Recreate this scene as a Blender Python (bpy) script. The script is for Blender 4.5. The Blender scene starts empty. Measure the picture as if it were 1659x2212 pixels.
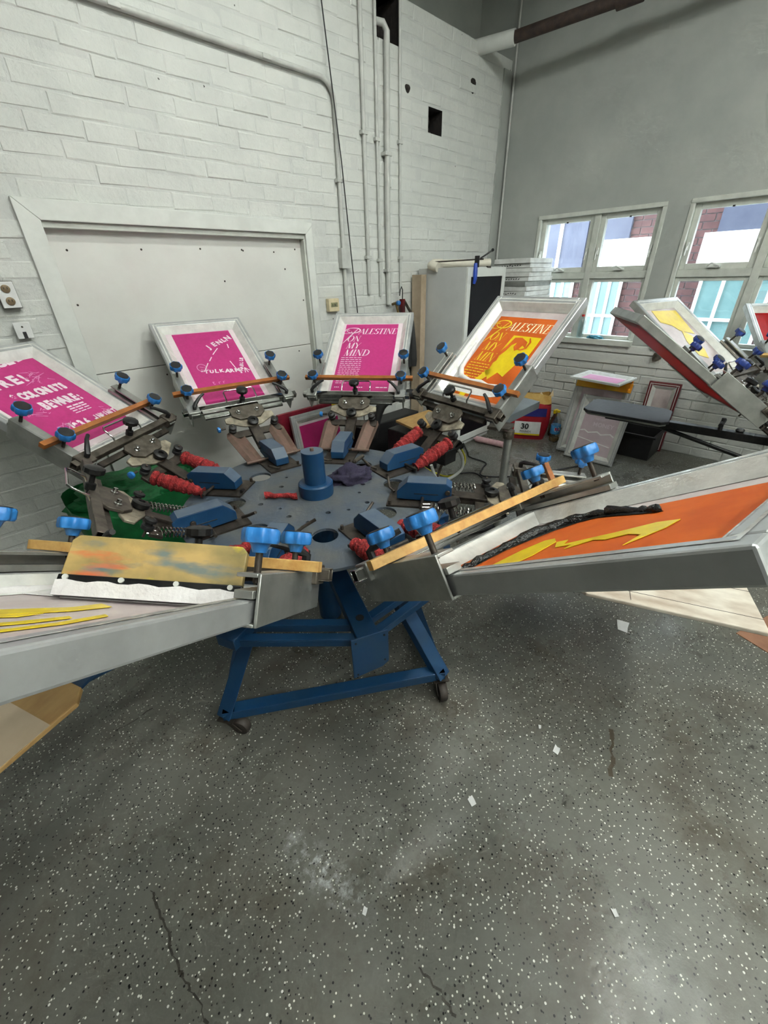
import bpy, math, random
from mathutils import Matrix, Vector
R_ = random.Random(7)
PI = math.pi
scn = bpy.context.scene
col = scn.collection

def lin(c):
    f = lambda v: v / 12.92 if v <= .04045 else ((v + .055) / 1.055) ** 2.4
    return tuple(f(x / 255.0) for x in c) + (1.0,)

# ------------------------------------------------------------------ camera
cam_d = bpy.data.cameras.new('camera'); cam = bpy.data.objects.new('camera', cam_d); col.objects.link(cam)
cam_d.sensor_fit = 'VERTICAL'; cam_d.sensor_height = 36.0; cam_d.lens = 884.76 / 2212 * 36.0
cam_d.clip_start = .02; cam_d.clip_end = 200
rt = Vector((.70749051, -.7063199, -.02386169)); up = Vector((.36644957, .33776813, .86696448)); fw = Vector((.60429455, .62211324, -.49779837))
cam.matrix_world = Matrix(((rt.x, up.x, -fw.x, 0), (rt.y, up.y, -fw.y, 0), (rt.z, up.z, -fw.z, 1.65), (0, 0, 0, 1)))
scn.camera = cam
# ------------------------------------------------------------------ sky and exposure
w = bpy.data.worlds.new('sky'); scn.world = w; w.use_nodes = True
bg = w.node_tree.nodes['Background']; bg.inputs[0].default_value = (.86, .94, 1.0, 1); bg.inputs[1].default_value = 6.5
scn.view_settings.view_transform = 'Standard'; scn.view_settings.look = 'None'
scn.view_settings.exposure = 0.95; scn.view_settings.gamma = 1.0; scn.view_settings.use_curve_mapping = False
LAMP = 54.0          # emission of the added fill lamp tubes

cy = scn.cycles; cy.use_adaptive_sampling = True; cy.adaptive_threshold = .09; cy.adaptive_min_samples = 16; cy.max_bounces = 5; cy.diffuse_bounces = 3; cy.glossy_bounces = 3; cy.transmission_bounces = 4; cy.transparent_max_bounces = 8; cy.caustics_reflective = False; cy.caustics_refractive = False

# ------------------------------------------------------------------ materials
MATS = {}
def mat(name, c1, c2=None, rough=.5, metal=0.0, scale=20.0, bump=0.0, bscale=None, spec=.5, trans=0.0, detail=6, mixpos=(.35, .65), coat=0.0):
    if name in MATS: return MATS[name]
    m = bpy.data.materials.new(name); m.use_nodes = True; nt = m.node_tree; N = nt.nodes; L = nt.links
    b = N['Principled BSDF']
    b.inputs['Roughness'].default_value = rough; b.inputs['Metallic'].default_value = metal
    b.inputs['Specular IOR Level'].default_value = spec; b.inputs['Transmission Weight'].default_value = trans
    b.inputs['Coat Weight'].default_value = coat
    b.inputs['Base Color'].default_value = lin(c1)
    tc = N.new('ShaderNodeTexCoord')
    if c2 is not None:
        n = N.new('ShaderNodeTexNoise'); n.inputs['Scale'].default_value = scale; n.inputs['Detail'].default_value = detail; n.inputs['Roughness'].default_value = .62
        r = N.new('ShaderNodeValToRGB'); r.color_ramp.elements[0].position = mixpos[0]; r.color_ramp.elements[1].position = mixpos[1]
        r.color_ramp.elements[0].color = lin(c1); r.color_ramp.elements[1].color = lin(c2)
        L.new(tc.outputs['Object'], n.inputs['Vector']); L.new(n.outputs['Fac'], r.inputs['Fac']); L.new(r.outputs['Color'], b.inputs['Base Color'])
    if bump > 0:
        n2 = N.new('ShaderNodeTexNoise'); n2.inputs['Scale'].default_value = bscale or scale * 2; n2.inputs['Detail'].default_value = 5
        bp = N.new('ShaderNodeBump'); bp.inputs['Strength'].default_value = bump; bp.inputs['Distance'].default_value = .01
        L.new(tc.outputs['Object'], n2.inputs['Vector']); L.new(n2.outputs['Fac'], bp.inputs['Height']); L.new(bp.outputs['Normal'], b.inputs['Normal'])
    MATS[name] = m
    return m

def glass(name, tint=(.95, .98, 1.0), gl=.08, rough=.02):
    if name in MATS: return MATS[name]
    m = bpy.data.materials.new(name); m.use_nodes = True; nt = m.node_tree; N = nt.nodes; L = nt.links
    N.remove(N['Principled BSDF'])
    t = N.new('ShaderNodeBsdfTransparent'); t.inputs[0].default_value = tint + (1,)
    g = N.new('ShaderNodeBsdfGlossy'); g.inputs['Roughness'].default_value = rough
    x = N.new('ShaderNodeMixShader'); x.inputs[0].default_value = gl
    L.new(t.outputs[0], x.inputs[1]); L.new(g.outputs[0], x.inputs[2]); L.new(x.outputs[0], N['Material Output'].inputs[0])
    MATS[name] = m
    return m

def emit(name, c, s):
    m = bpy.data.materials.new(name); m.use_nodes = True
    b = m.node_tree.nodes['Principled BSDF']; b.inputs['Emission Color'].default_value = lin(c); b.inputs['Emission Strength'].default_value = s
    return m

def wall_paint(name, c1, c2, chip=(92, 90, 86)):
    m = bpy.data.materials.new(name); m.use_nodes = True; nt = m.node_tree; N = nt.nodes; L = nt.links; b = N['Principled BSDF']; b.inputs['Roughness'].default_value = .52
    g = N.new('ShaderNodeNewGeometry').outputs['Position']
    def noise(s, d=6):
        n = N.new('ShaderNodeTexNoise'); n.inputs['Scale'].default_value = s; n.inputs['Detail'].default_value = d; n.inputs['Roughness'].default_value = .65; L.new(g, n.inputs['Vector']); return n.outputs['Fac']
    def ramp(f, p0, p1, a, c):
        r = N.new('ShaderNodeValToRGB'); r.color_ramp.elements[0].position = p0; r.color_ramp.elements[1].position = p1; r.color_ramp.elements[0].color = a; r.color_ramp.elements[1].color = c; L.new(f, r.inputs[0]); return r.outputs[0]
    base = ramp(noise(2.6), .3, .7, lin(c1), lin(c2))
    v = N.new('ShaderNodeTexVoronoi'); v.inputs['Scale'].default_value = 11; L.new(g, v.inputs['Vector']); sp = N.new('ShaderNodeSeparateColor'); L.new(v.outputs['Color'], sp.inputs[0])
    a = N.new('ShaderNodeMath'); a.operation = 'ADD'; L.new(v.outputs['Distance'], a.inputs[0]); nn = noise(60, 3); mu = N.new('ShaderNodeMath'); mu.operation = 'MULTIPLY'; L.new(nn, mu.inputs[0]); mu.inputs[1].default_value = .16; L.new(mu.outputs[0], a.inputs[1])
    lt = N.new('ShaderNodeMath'); lt.operation = 'LESS_THAN'; L.new(a.outputs[0], lt.inputs[0]); lt.inputs[1].default_value = .135
    gt = N.new('ShaderNodeMath'); gt.operation = 'GREATER_THAN'; L.new(sp.outputs[0], gt.inputs[0]); gt.inputs[1].default_value = .86
    ml = N.new('ShaderNodeMath'); ml.operation = 'MULTIPLY'; L.new(lt.outputs[0], ml.inputs[0]); L.new(gt.outputs[0], ml.inputs[1])
    x = N.new('ShaderNodeMix'); x.data_type = 'RGBA'; L.new(ml.outputs[0], x.inputs[0]); L.new(base, x.inputs[6]); x.inputs[7].default_value = lin(chip); L.new(x.outputs[2], b.inputs['Base Color'])
    bp = N.new('ShaderNodeBump'); bp.inputs['Strength'].default_value = .6; bp.inputs['Distance'].default_value = .012; L.new(noise(24, 7), bp.inputs['Height']); L.new(bp.outputs[0], b.inputs['Normal'])
    return m
paint_brick = wall_paint('painted_brick', (222, 223, 217), (206, 208, 203))
mortar = wall_paint('painted_mortar', (214, 215, 210), (200, 202, 198))
plaster = mat('painted_plaster', (176, 179, 173), (160, 164, 159), .6, scale=1.6, bump=.12, bscale=25)
white_paint = mat('white_gloss_paint', (226, 228, 222), (212, 214, 208), .38, scale=6, bump=.05)
door_paint = mat('door_paint', (226, 226, 220), (216, 214, 208), .45, scale=2.2, bump=.04, bscale=30)
win_paint = mat('window_paint', (214, 217, 208), (196, 199, 190), .4, scale=9, bump=.06)
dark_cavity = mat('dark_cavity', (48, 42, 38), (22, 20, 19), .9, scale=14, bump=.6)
conduit_paint = mat('conduit_paint', (205, 206, 200), (186, 187, 182), .4, scale=12)
rust_pipe = mat('rusty_pipe', (74, 58, 50), (50, 41, 38), .7, scale=18, bump=.3)
black = mat('black_rubber', (22, 22, 24), (34, 33, 33), .5, scale=25)
blackmetal = mat('black_metal', (30, 31, 33), (46, 45, 44), .4, .5, scale=30)
press_blue = mat('press_blue_paint', (14, 62, 104), (28, 66, 100), .42, scale=9, bump=.06)
plate_blue = mat('plate_blue_grey', (68, 80, 94), (90, 92, 92), .5, scale=6, bump=.12, bscale=60)
press_blue_top = mat('press_blue_pale', (70, 86, 106), (84, 96, 110), .55, scale=12)  # paler, greyer blue for the upper faces
knob_blue = mat('knob_blue', (36, 112, 186), (50, 126, 196), .35, scale=18)
knob_navy = mat('knob_navy', (34, 54, 120), (44, 66, 140), .35, scale=18)
steel = mat('grimy_steel', (112, 104, 94), (72, 66, 58), .48, .55, scale=22, bump=.15)
steel_dark = mat('dark_greasy_steel', (78, 70, 62), (46, 41, 37), .5, .45, scale=22, bump=.2)
chrome = mat('chrome', (205, 206, 204), (170, 170, 166), .16, 1.0, scale=14)
alu = mat('brushed_aluminium', (190, 191, 186), (160, 161, 156), .38, .75, scale=11)
alu_frame = mat('frame_aluminium', (200, 202, 202), (180, 182, 182), .36, .5, scale=8)
worn_beige = mat('worn_plate', (176, 166, 146), (106, 98, 86), .5, .35, scale=18)
rust_brown = mat('rusty_sheet', (120, 92, 82), (92, 78, 66), .7, .1, scale=14, bump=.2)
red_wrap = mat('red_cloth_wrap', (166, 40, 40), (120, 30, 32), .85, scale=60, bump=.8, bscale=140)
spring_steel = mat('spring_steel', (208, 206, 200), (150, 146, 138), .22, 1.0, scale=50)
wood_strip = mat('varnished_strip', (170, 104, 46), (146, 84, 36), .4, scale=20)
ply_wood = mat('plywood_strip', (222, 182, 112), (190, 140, 74), .5, scale=26)
tape = mat('clear_tape', (232, 232, 226), (212, 212, 206), .16, scale=16, bump=.35, bscale=30, coat=.5)
mesh_pink = mat('mesh_pinkish', (238, 222, 226), (226, 206, 212), .45, scale=10)
mesh_white = mat('mesh_grey', (216, 204, 200), (190, 174, 174), .4, scale=7)
magenta = mat('magenta_emulsion', (190, 44, 122), (180, 38, 114), .5, scale=60)
orange = mat('orange_emulsion', (206, 98, 28), (190, 84, 24), .62, scale=9, spec=.25)
white_ink = mat('white_ink', (244, 242, 240), (232, 228, 226), .3, scale=20, bump=.4, bscale=60)
yellow_ink = mat('yellow_ink', (236, 208, 20), (222, 190, 16), .38, scale=20)
black_ink = mat('black_ink', (10, 10, 11), (20, 20, 20), .16, scale=30, bump=.8, bscale=90)
print_white = mat('print_white', (244, 226, 234), None, .5)
print_soft = mat('print_pale_pink', (222, 150, 190), None, .5)
print_yellow = mat('print_yellow', (238, 208, 40), None, .45)
print_cream = mat('print_cream', (252, 244, 206), None, .45)
paper = mat('paper', (236, 236, 234), (220, 220, 218), .6, scale=12)

def floor_material():
    m = bpy.data.materials.new('epoxy_flake_floor'); m.use_nodes = True; nt = m.node_tree; N = nt.nodes; L = nt.links
    b = N['Principled BSDF']; tc = N.new('ShaderNodeTexCoord')
    def noise(s, d=6, r=.6):
        n = N.new('ShaderNodeTexNoise'); n.inputs['Scale'].default_value = s; n.inputs['Detail'].default_value = d; n.inputs['Roughness'].default_value = r
        L.new(tc.outputs['Object'], n.inputs['Vector']); return n.outputs['Fac']
    def ramp(f, p0, p1, c0, c1):
        r = N.new('ShaderNodeValToRGB'); r.color_ramp.elements[0].position = p0; r.color_ramp.elements[1].position = p1
        r.color_ramp.elements[0].color = c0; r.color_ramp.elements[1].color = c1; L.new(f, r.inputs['Fac']); return r.outputs['Color']
    def mix(f, a, c):
        x = N.new('ShaderNodeMix'); x.data_type = 'RGBA'
        L.new(f, x.inputs[0])
        for s, v in ((x.inputs[6], a), (x.inputs[7], c)):
            if isinstance(v, tuple): s.default_value = v
            else: L.new(v, s)
        return x.outputs[2]
    def math_(op, a, c, clamp=False):
        x = N.new('ShaderNodeMath'); x.operation = op; x.use_clamp = clamp
        for s, v in ((x.inputs[0], a), (x.inputs[1], c)):
            if isinstance(v, (int, float)): s.default_value = v
            else: L.new(v, s)
        return x.outputs[0]
    W0 = (0, 0, 0, 1); W1 = (1, 1, 1, 1)
    c = ramp(noise(1.1, 5), .3, .7, lin((92, 93, 87)), lin((116, 115, 106)))
    # brown grime patches
    g = ramp(noise(2.3, 7, .7), .48, .66, W0, (.75, .75, .75, 1))
    c = mix(g, c, lin((80, 73, 63)))
    # dark scuffs
    s = ramp(noise(13, 8, .78), .58, .66, W0, (.85, .85, .85, 1))
    s2 = ramp(noise(1.7, 4), .45, .62, W0, W1)
    c = mix(math_('MULTIPLY', s, s2), c, lin((44, 42, 38)))
    # white chalky scrape
    mp = N.new('ShaderNodeMapping'); mp.inputs['Location'].default_value = (-.232, -.575, 0); L.new(tc.outputs['Object'], mp.inputs['Vector'])
    mr = N.new('ShaderNodeMapping'); mr.inputs['Rotation'].default_value = (0, 0, -.17); L.new(mp.outputs[0], mr.inputs['Vector'])
    mp2 = N.new('ShaderNodeMapping'); mp2.inputs['Scale'].default_value = (15, 4.3, 1); L.new(mr.outputs[0], mp2.inputs['Vector'])
    ln = N.new('ShaderNodeVectorMath'); ln.operation = 'LENGTH'; L.new(mp2.outputs[0], ln.inputs[0])
    rad = ramp(ln.outputs['Value'], .1, 1.0, W1, W0)
    sc = ramp(noise(26, 9, .8), .48, .66, W0, W1)
    c = mix(math_('MULTIPLY', rad, sc), c, lin((206, 210, 210)))
    # paint flakes: cells with a random pick and a small radius
    for scale, th, lo, hi, colr in ((70, .17, .86, 1.0, (222, 222, 210)), (66, .19, .87, 1.0, (24, 24, 24)), (105, .17, .90, 1.0, (206, 208, 196)), (90, .17, .90, 1.0, (36, 35, 33)), (40, .12, .9, 1.0, (230, 230, 222))):
        v = N.new('ShaderNodeTexVoronoi'); v.inputs['Scale'].default_value = scale; v.inputs['Randomness'].default_value = 1.0
        v.voronoi_dimensions = '2D'
        L.new(tc.outputs['Object'], v.inputs['Vector'])
        sep = N.new('ShaderNodeSeparateColor'); L.new(v.outputs['Color'], sep.inputs[0])
        near = math_('LESS_THAN', v.outputs['Distance'], th); pick = math_('GREATER_THAN', sep.outputs[0], lo)
        c = mix(math_('MULTIPLY', near, pick), c, lin(colr))
    L.new(c, b.inputs['Base Color'])
    rr = ramp(noise(3.0, 6), .35, .7, (.22, .22, .22, 1), (.45, .45, .45, 1)); L.new(rr, b.inputs['Roughness'])
    bp = N.new('ShaderNodeBump'); bp.inputs['Strength'].default_value = .18; bp.inputs['Distance'].default_value = .004
    L.new(noise(45, 6), bp.inputs['Height']); L.new(bp.outputs['Normal'], b.inputs['Normal'])
    return m

# ------------------------------------------------------------------ mesh helper
def axes(p0, p1):
    d = (Vector(p1) - Vector(p0)); ln = d.length; d = d.normalized() if ln > 1e-9 else Vector((0, 0, 1))
    a = Vector((0, 0, 1)) if abs(d.z) < .9 else Vector((1, 0, 0))
    x = d.cross(a).normalized(); y = d.cross(x).normalized()
    return d, x, y, ln

class MB:
    def __init__(s): s.v = []; s.f = []; s.m = []; s.cm = 0
    def mat(s, i): s.cm = i; return s
    def face(s, idx): s.f.append(tuple(idx)); s.m.append(s.cm)
    def poly(s, pts):
        o = len(s.v); s.v += [tuple(p) for p in pts]; s.face(range(o, o + len(pts))); return s
    def box(s, lo, hi, M=None):
        o = len(s.v)
        for x in (lo[0], hi[0]):
            for y in (lo[1], hi[1]):
                for z in (lo[2], hi[2]):
                    p = Vector((x, y, z)); s.v.append(tuple(M @ p if M else p))
        for q in ((0, 1, 3, 2), (4, 6, 7, 5), (0, 4, 5, 1), (2, 3, 7, 6), (0, 2, 6, 4), (1, 5, 7, 3)): s.face([o + i for i in q])
        return s
    def prism(s, poly, d, M=None):
        """poly: 3D points of one face, d: extrusion vector"""
        d = Vector(d); n = len(poly); o = len(s.v)
        a = [Vector(p) for p in poly]; c = [p + d for p in a]
        for p in a + c: s.v.append(tuple(M @ p if M else p))
        s.face([o + i for i in reversed(range(n))]); s.face([o + n + i for i in range(n)])
        for i in range(n): j = (i + 1) % n; s.face([o + i, o + j, o + n + j, o + n + i])
        return s
    def cyl(s, p0, p1, r, seg=12, r2=None, cap=True):
        r2 = r if r2 is None else r2; d, x, y, ln = axes(p0, p1); o = len(s.v)
        for p, rr in ((p0, r), (p1, r2)):
            for i in range(seg):
                a = 2 * PI * i / seg; s.v.append(tuple(Vector(p) + x * math.cos(a) * rr + y * math.sin(a) * rr))
        for i in range(seg): j = (i + 1) % seg; s.face([o + i, o + j, o + seg + j, o + seg + i])
        if cap: s.face([o + i for i in reversed(range(seg))]); s.face([o + seg + i for i in range(seg)])
        return s
    def tube(s, pts, r, seg=8, cap=True, rs=None):
        pts = [Vector(p) for p in pts]; o = len(s.v); n = len(pts); px = None
        for k, p in enumerate(pts):
            a = pts[max(k - 1, 0)]; c = pts[min(k + 1, n - 1)]; d, x, y, _ = axes(a, c)
            if px is not None:
                x = (px - d * px.dot(d)); x = x.normalized() if x.length > 1e-6 else axes(a, c)[1]; y = d.cross(x)
            px = x; rr = rs[k] if rs else r
            for i in range(seg):
                t = 2 * PI * i / seg; s.v.append(tuple(p + x * math.cos(t) * rr + y * math.sin(t) * rr))
        for k in range(n - 1):
            for i in range(seg):
                j = (i + 1) % seg; s.face([o + k * seg + i, o + k * seg + j, o + (k + 1) * seg + j, o + (k + 1) * seg + i])
        if cap: s.face([o + i for i in reversed(range(seg))]); s.face([o + (n - 1) * seg + i for i in range(seg)])
        return s
    def lathe(s, prof, seg=20, c=(0, 0, 0), M=None, fn=None):
        """prof: (radius, z) from bottom to top, closed with caps"""
        o = len(s.v); n = len(prof)
        for r, z in prof:
            for i in range(seg):
                a = 2 * PI * i / seg; rr = r * (fn(a) if fn else 1); p = Vector((c[0] + rr * math.cos(a), c[1] + rr * math.sin(a), c[2] + z)); s.v.append(tuple(M @ p if M else p))
        for k in range(n - 1):
            for i in range(seg):
                j = (i + 1) % seg; s.face([o + k * seg + i, o + k * seg + j, o + (k + 1) * seg + j, o + (k + 1) * seg + i])
        s.face([o + i for i in reversed(range(seg))]); s.face([o + (n - 1) * seg + i for i in range(seg)])
        return s
    def mesh(s, name, mats, smooth=40, recalc=False):
        me = bpy.data.meshes.new(name); me.from_pydata(s.v, [], s.f)
        for m in mats: me.materials.append(m)
        me.polygons.foreach_set('material_index', s.m); me.update()
        if smooth:
            me.shade_smooth(); me.set_sharp_from_angle(angle=math.radians(smooth))
        return me
    def build(s, name, mats, parent=None, smooth=40, bevel=0, M=None):
        if not isinstance(mats, (list, tuple)): mats = [mats]
        return link(name, s.mesh(name, mats, smooth), parent, M, bevel)

def link(name, me, parent=None, M=None, bevel=0):
    o = bpy.data.objects.new(name, me); col.objects.link(o)
    if parent: o.parent = parent
    if M is not None: o.matrix_basis = M
    if bevel:
        b = o.modifiers.new('bevel', 'BEVEL'); b.width = bevel; b.segments = 2; b.limit_method = 'ANGLE'; b.angle_limit = .6
    return o
def empty(name, loc=(0, 0, 0), rz=0, parent=None, M=None):
    o = bpy.data.objects.new(name, None); col.objects.link(o); o.empty_display_size = .05
    if parent: o.parent = parent
    if M is not None: o.matrix_basis = M
    else: o.location = loc; o.rotation_euler = (0, 0, rz)
    return o
def tag(o, label, cat=None, group=None):
    o['label'] = label
    if cat: o['category'] = cat
    if group: o['group'] = group
    return o
def struct(o, label=None):
    o['kind'] = 'structure'
    if label: o['label'] = label
    return o
def jit(a): return R_.uniform(-a, a)
def arc3(c, r, a0, a1, n, plane='xz'):
    out = []
    for i in range(n + 1):
        a = a0 + (a1 - a0) * i / n; x, y = r * math.cos(a), r * math.sin(a)
        out.append((c[0] + x, c[1], c[2] + y) if plane == 'xz' else ((c[0], c[1] + x, c[2] + y) if plane == 'yz' else (c[0] + x, c[1] + y, c[2])))
    return out

def smooth_path(pts, k=5):
    P = [Vector(p) for p in pts]; out = []
    for i in range(len(P) - 1):
        a, b, c, d = P[max(i - 1, 0)], P[i], P[i + 1], P[min(i + 2, len(P) - 1)]
        for j in range(k):
            t = j / k; out.append(.5 * ((2 * b) + (c - a) * t + (2 * a - 5 * b + 4 * c - d) * t * t + (3 * b - a - 3 * c + d) * t ** 3))
    return out + [P[-1]]
# ------------------------------------------------------------------ text
def text_mesh(txt, size, bold=0.0, shear=0.0, align='LEFT', space=1.0):
    cu = bpy.data.curves.new('txt', 'FONT'); cu.body = txt; cu.size = size; cu.offset = bold; cu.shear = shear; cu.align_x = align; cu.space_character = space
    cu.resolution_u = 3
    ob = bpy.data.objects.new('txt', cu); col.objects.link(ob)
    dg = bpy.context.evaluated_depsgraph_get(); ev = ob.evaluated_get(dg); me0 = ev.to_mesh()
    v = [tuple(p.co) for p in me0.vertices]; f = [tuple(p.vertices) for p in me0.polygons]
    ev.to_mesh_clear(); bpy.data.objects.remove(ob); bpy.data.curves.remove(cu)
    return v, f

# high-contrast serif capitals drawn as strokes (thick stems, hairlines)
def glyph(ch):
    T, h = .15, .035
    A = lambda cx, cy, rx, ry, a0, a1: ('a', cx, cy, rx, ry, a0, a1)
    G = {
     'A': ([('l', 0, 0, .36, 1, h), ('l', .36, 1, .66, 0, T), ('l', .13, .34, .52, .34, h), ('l', -.06, .01, .1, .01, h), ('l', .54, .01, .8, .01, h)], .78),
     'L': ([('l', .14, 0, .14, 1, T), ('l', 0, .99, .3, .99, h), ('l', 0, .02, .55, .02, h), ('l', .55, 0, .57, .26, h)], .62),
     'E': ([('l', .14, 0, .14, 1, T), ('l', 0, .98, .52, .98, h), ('l', 0, .02, .56, .02, h), ('l', .14, .52, .4, .52, h), ('l', .52, 1, .52, .78, h), ('l', .56, 0, .57, .25, h)], .66),
     'S': ([A(.28, .75, .2, .23, 20, 270), A(.28, .27, .23, .25, 90, -160), ('l', .06, .02, .06, .22, h)], .6),
     'T': ([('l', .3, 0, .3, 1, T), ('l', -.02, .98, .62, .98, h), ('l', -.02, 1, -.02, .78, h), ('l', .62, 1, .62, .78, h), ('l', .16, .01, .44, .01, h)], .68),
     'I': ([('l', .14, 0, .14, 1, T), ('l', 0, .99, .28, .99, h), ('l', 0, .01, .28, .01, h)], .34),
     'N': ([('l', .1, 0, .1, 1, h), ('l', .1, 1, .62, 0, T), ('l', .62, 0, .62, 1, h), ('l', -.02, .01, .22, .01, h), ('l', .5, .99, .74, .99, h)], .8),
     'O': ([A(.36, .5, .32, .5, 0, 360)], .8),
     'M': ([('l', .1, 0, .14, 1, h), ('l', .14, 1, .42, 0, T), ('l', .42, 0, .74, 1, h), ('l', .76, 1, .76, 0, T), ('l', 0, .01, .22, .01, h), ('l', .62, .01, .9, .01, h)], .96),
     'Y': ([('l', .02, 1, .34, .45, T), ('l', .34, .45, .64, 1, h), ('l', .34, .48, .34, 0, T), ('l', .2, .01, .48, .01, h)], .7),
     'D': ([('l', .14, 0, .14, 1, T), A(.2, .5, .46, .49, -90, 90), ('l', 0, .98, .2, .98, h), ('l', 0, .02, .2, .02, h)], .76),
    }
    return G[ch]
def seg2(m, M, x0, y0, x1, y1, wd, wd2=None):
    wd2 = wd if wd2 is None else wd2
    dx, dy = x1 - x0, y1 - y0; l = math.hypot(dx, dy) or 1; nx, ny = -dy / l / 2, dx / l / 2
    pts = [(x0 + nx * wd, y0 + ny * wd), (x0 - nx * wd, y0 - ny * wd), (x1 - nx * wd2, y1 - ny * wd2), (x1 + nx * wd2, y1 + ny * wd2)]
    m.poly([M(*p) for p in pts])
def path2(m, M, pts, ws):
    """flat ribbon through 2D points with widths"""
    n = len(pts); Ls, Rs = [], []
    for i, p in enumerate(pts):
        a = pts[max(i - 1, 0)]; c = pts[min(i + 1, n - 1)]; dx, dy = c[0] - a[0], c[1] - a[1]; l = math.hypot(dx, dy) or 1
        nx, ny = -dy / l / 2 * ws[i], dx / l / 2 * ws[i]
        Ls.append((p[0] + nx, p[1] + ny)); Rs.append((p[0] - nx, p[1] - ny))
    for i in range(n - 1): m.poly([M(*Ls[i]), M(*Rs[i]), M(*Rs[i + 1]), M(*Ls[i + 1])])
def serif_word(m, M, word, x, y, size, shear=.22, squeeze=1.0):
    for ch in word:
        st, adv = glyph(ch)
        def T(a, c): return (x + (a * squeeze + c * shear) * size, y + c * size)
        for s in st:
            if s[0] == 'l':
                _, x0, y0, x1, y1, wd = s; p, q = T(x0, y0), T(x1, y1)
                if abs(y1 - y0) > .5 and wd > .1:      # thick stem cut flat at top and bottom
                    hw = wd / 2
                    m.poly([M(*T(x0 - hw, y0)), M(*T(x0 + hw, y0)), M(*T(x1 + hw, y1)), M(*T(x1 - hw, y1))])
                else: seg2(m, M, p[0], p[1], q[0], q[1], wd * size)
            else:
                _, cx, cy, rx, ry, a0, a1 = s; n = 18; pts = []; ws = []
                for i in range(n + 1):
                    a = math.radians(a0 + (a1 - a0) * i / n); pts.append(T(cx + rx * math.cos(a), cy + ry * math.sin(a)))
                    ws.append((.03 + .12 * abs(math.cos(a)) ** 1.5) * size)
                path2(m, M, pts, ws)
        x += adv * size * squeeze
    return x
def swash_P(m, M, x, y, s):
    pts = []; ws = []
    for i in range(30):                         # bowl and looping hairline of the script initial
        t = i / 29; a = math.radians(200 - 420 * t)
        pts.append((x + (.55 + .62 * math.cos(a) * (1 - .25 * t)) * s, y + (.78 + .30 * math.sin(a) * (1 - .1 * t)) * s)); ws.append((.03 + .07 * abs(math.sin(PI * t)) ** 2) * s)
    path2(m, M, pts, ws)
    path2(m, M, [(x + (.95 - .1 * i) * s, y + (1.05 - .17 * i - .012 * i * i * 0) * s) for i in range(11)], [(.03 + .06 * math.sin(PI * i / 10)) * s for i in range(11)])
    path2(m, M, [(x + (.1 + .45 * math.cos(math.radians(a)) * .8) * s, y + (.62 + .2 * math.sin(math.radians(a))) * s) for a in range(60, 400, 20)], [.035 * s] * 17)
def sans(m, M, txt, x, y, size, ang=0.0, bold=.0, shear=0.0, align='LEFT', stretch=1.0, wob=0.0):
    if wob:                                     # hand-set letters, each a little off
        cx = x; ca, sa = math.cos(ang), math.sin(ang); yy = y
        for i, ch in enumerate(txt):
            sz = size * (1 + R_.uniform(-wob, wob))
            adv = size * (.36 if ch in "!:'." else (.50 if ch in 'I1' else None) or (.5 if ch == ' ' else .70)) * 1.06
            if ch == 'I': cx += .09 * size * ca; yy += .09 * size * sa
            sans(m, M, ch, cx, yy + R_.uniform(-wob, wob) * size * .25, sz, ang + R_.uniform(-wob, wob) * .6, bold, 0, 'LEFT', stretch)
            cx += adv * ca; yy += adv * sa
        return
    v, f = text_mesh(txt, size, bold, shear, align); ca, sa = math.cos(ang), math.sin(ang); o = len(m.v)
    for p in v:
        px, py = p[0], p[1] * stretch; m.v.append(tuple(M(x + px * ca - py * sa, y + px * sa + py * ca)))
    for q in f: m.face([o + i for i in q])

# =================================================================== THE ROOM
dim_wall = mat('dark_grey_wall', (104, 104, 102), (92, 92, 90), .7, scale=2)
YB, XR = 3.09, 4.93          # back wall face, window wall face
ZT = 3.45                    # top of the brick back wall
fl = MB().box((-3.2, -4.6, -.12), (XR + .3, 3.6, 0)).build('floor', floor_material(), smooth=0)
struct(fl, 'grey epoxy floor sprinkled with white and black paint flakes')
grime = mat('floor_grime', (46, 43, 38), (60, 56, 48), .6, scale=40)
def floor_mark(pts, w0, mt, name):
    m = MB(); P = []
    for (a, b) in zip(pts[:-1], pts[1:]):
        for k in range(4): t = k / 4; P.append((a[0] + (b[0] - a[0]) * t + R_.uniform(-.006, .006), a[1] + (b[1] - a[1]) * t + R_.uniform(-.006, .006)))
    P.append(pts[-1]); n = len(P)
    for i in range(n - 1):
        (x0, y0), (x1, y1) = P[i], P[i + 1]; dx, dy = x1 - x0, y1 - y0; l = math.hypot(dx, dy) or 1; wa = w0 * (.25 + R_.random()); nx, ny = -dy / l * wa, dx / l * wa
        m.poly([(x0 - nx, y0 - ny, .0006), (x1 - nx, y1 - ny, .0006), (x1 + nx, y1 + ny, .0006), (x0 + nx, y0 + ny, .0006)])
    m.build(name, mt, fl, 0)
floor_mark([(-0.175, 0.919), (-0.17, 0.875), (-0.175, 0.813), (-0.179, 0.747), (-0.179, 0.689), (-0.177, 0.644), (-0.169, 0.589), (-0.165, 0.528)], .0035, grime, 'crack'); floor_mark([(0.293, 0.213), (0.292, 0.171), (0.295, 0.134), (0.292, 0.086)], .003, grime, 'crack'); floor_mark([(-0.095, 1.58), (-0.023, 1.575), (0.054, 1.575)], .003, grime, 'crack')
floor_mark([(1.364, 0.088), (1.277, 0.053), (1.17, 0.019)], .008, mat('brown_smear', (82, 72, 56), (70, 62, 48), .6, scale=30), 'smear')
cl = MB().box((-3.2, -4.6, 4.6), (XR + .3, 3.6, 4.7)).build('ceiling', white_paint, smooth=0); struct(cl)
wl = MB().box((-3.2, -4.6, 0), (-3.0, 3.5, 4.6)).build('wall_left', dim_wall, smooth=0); struct(wl)
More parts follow.
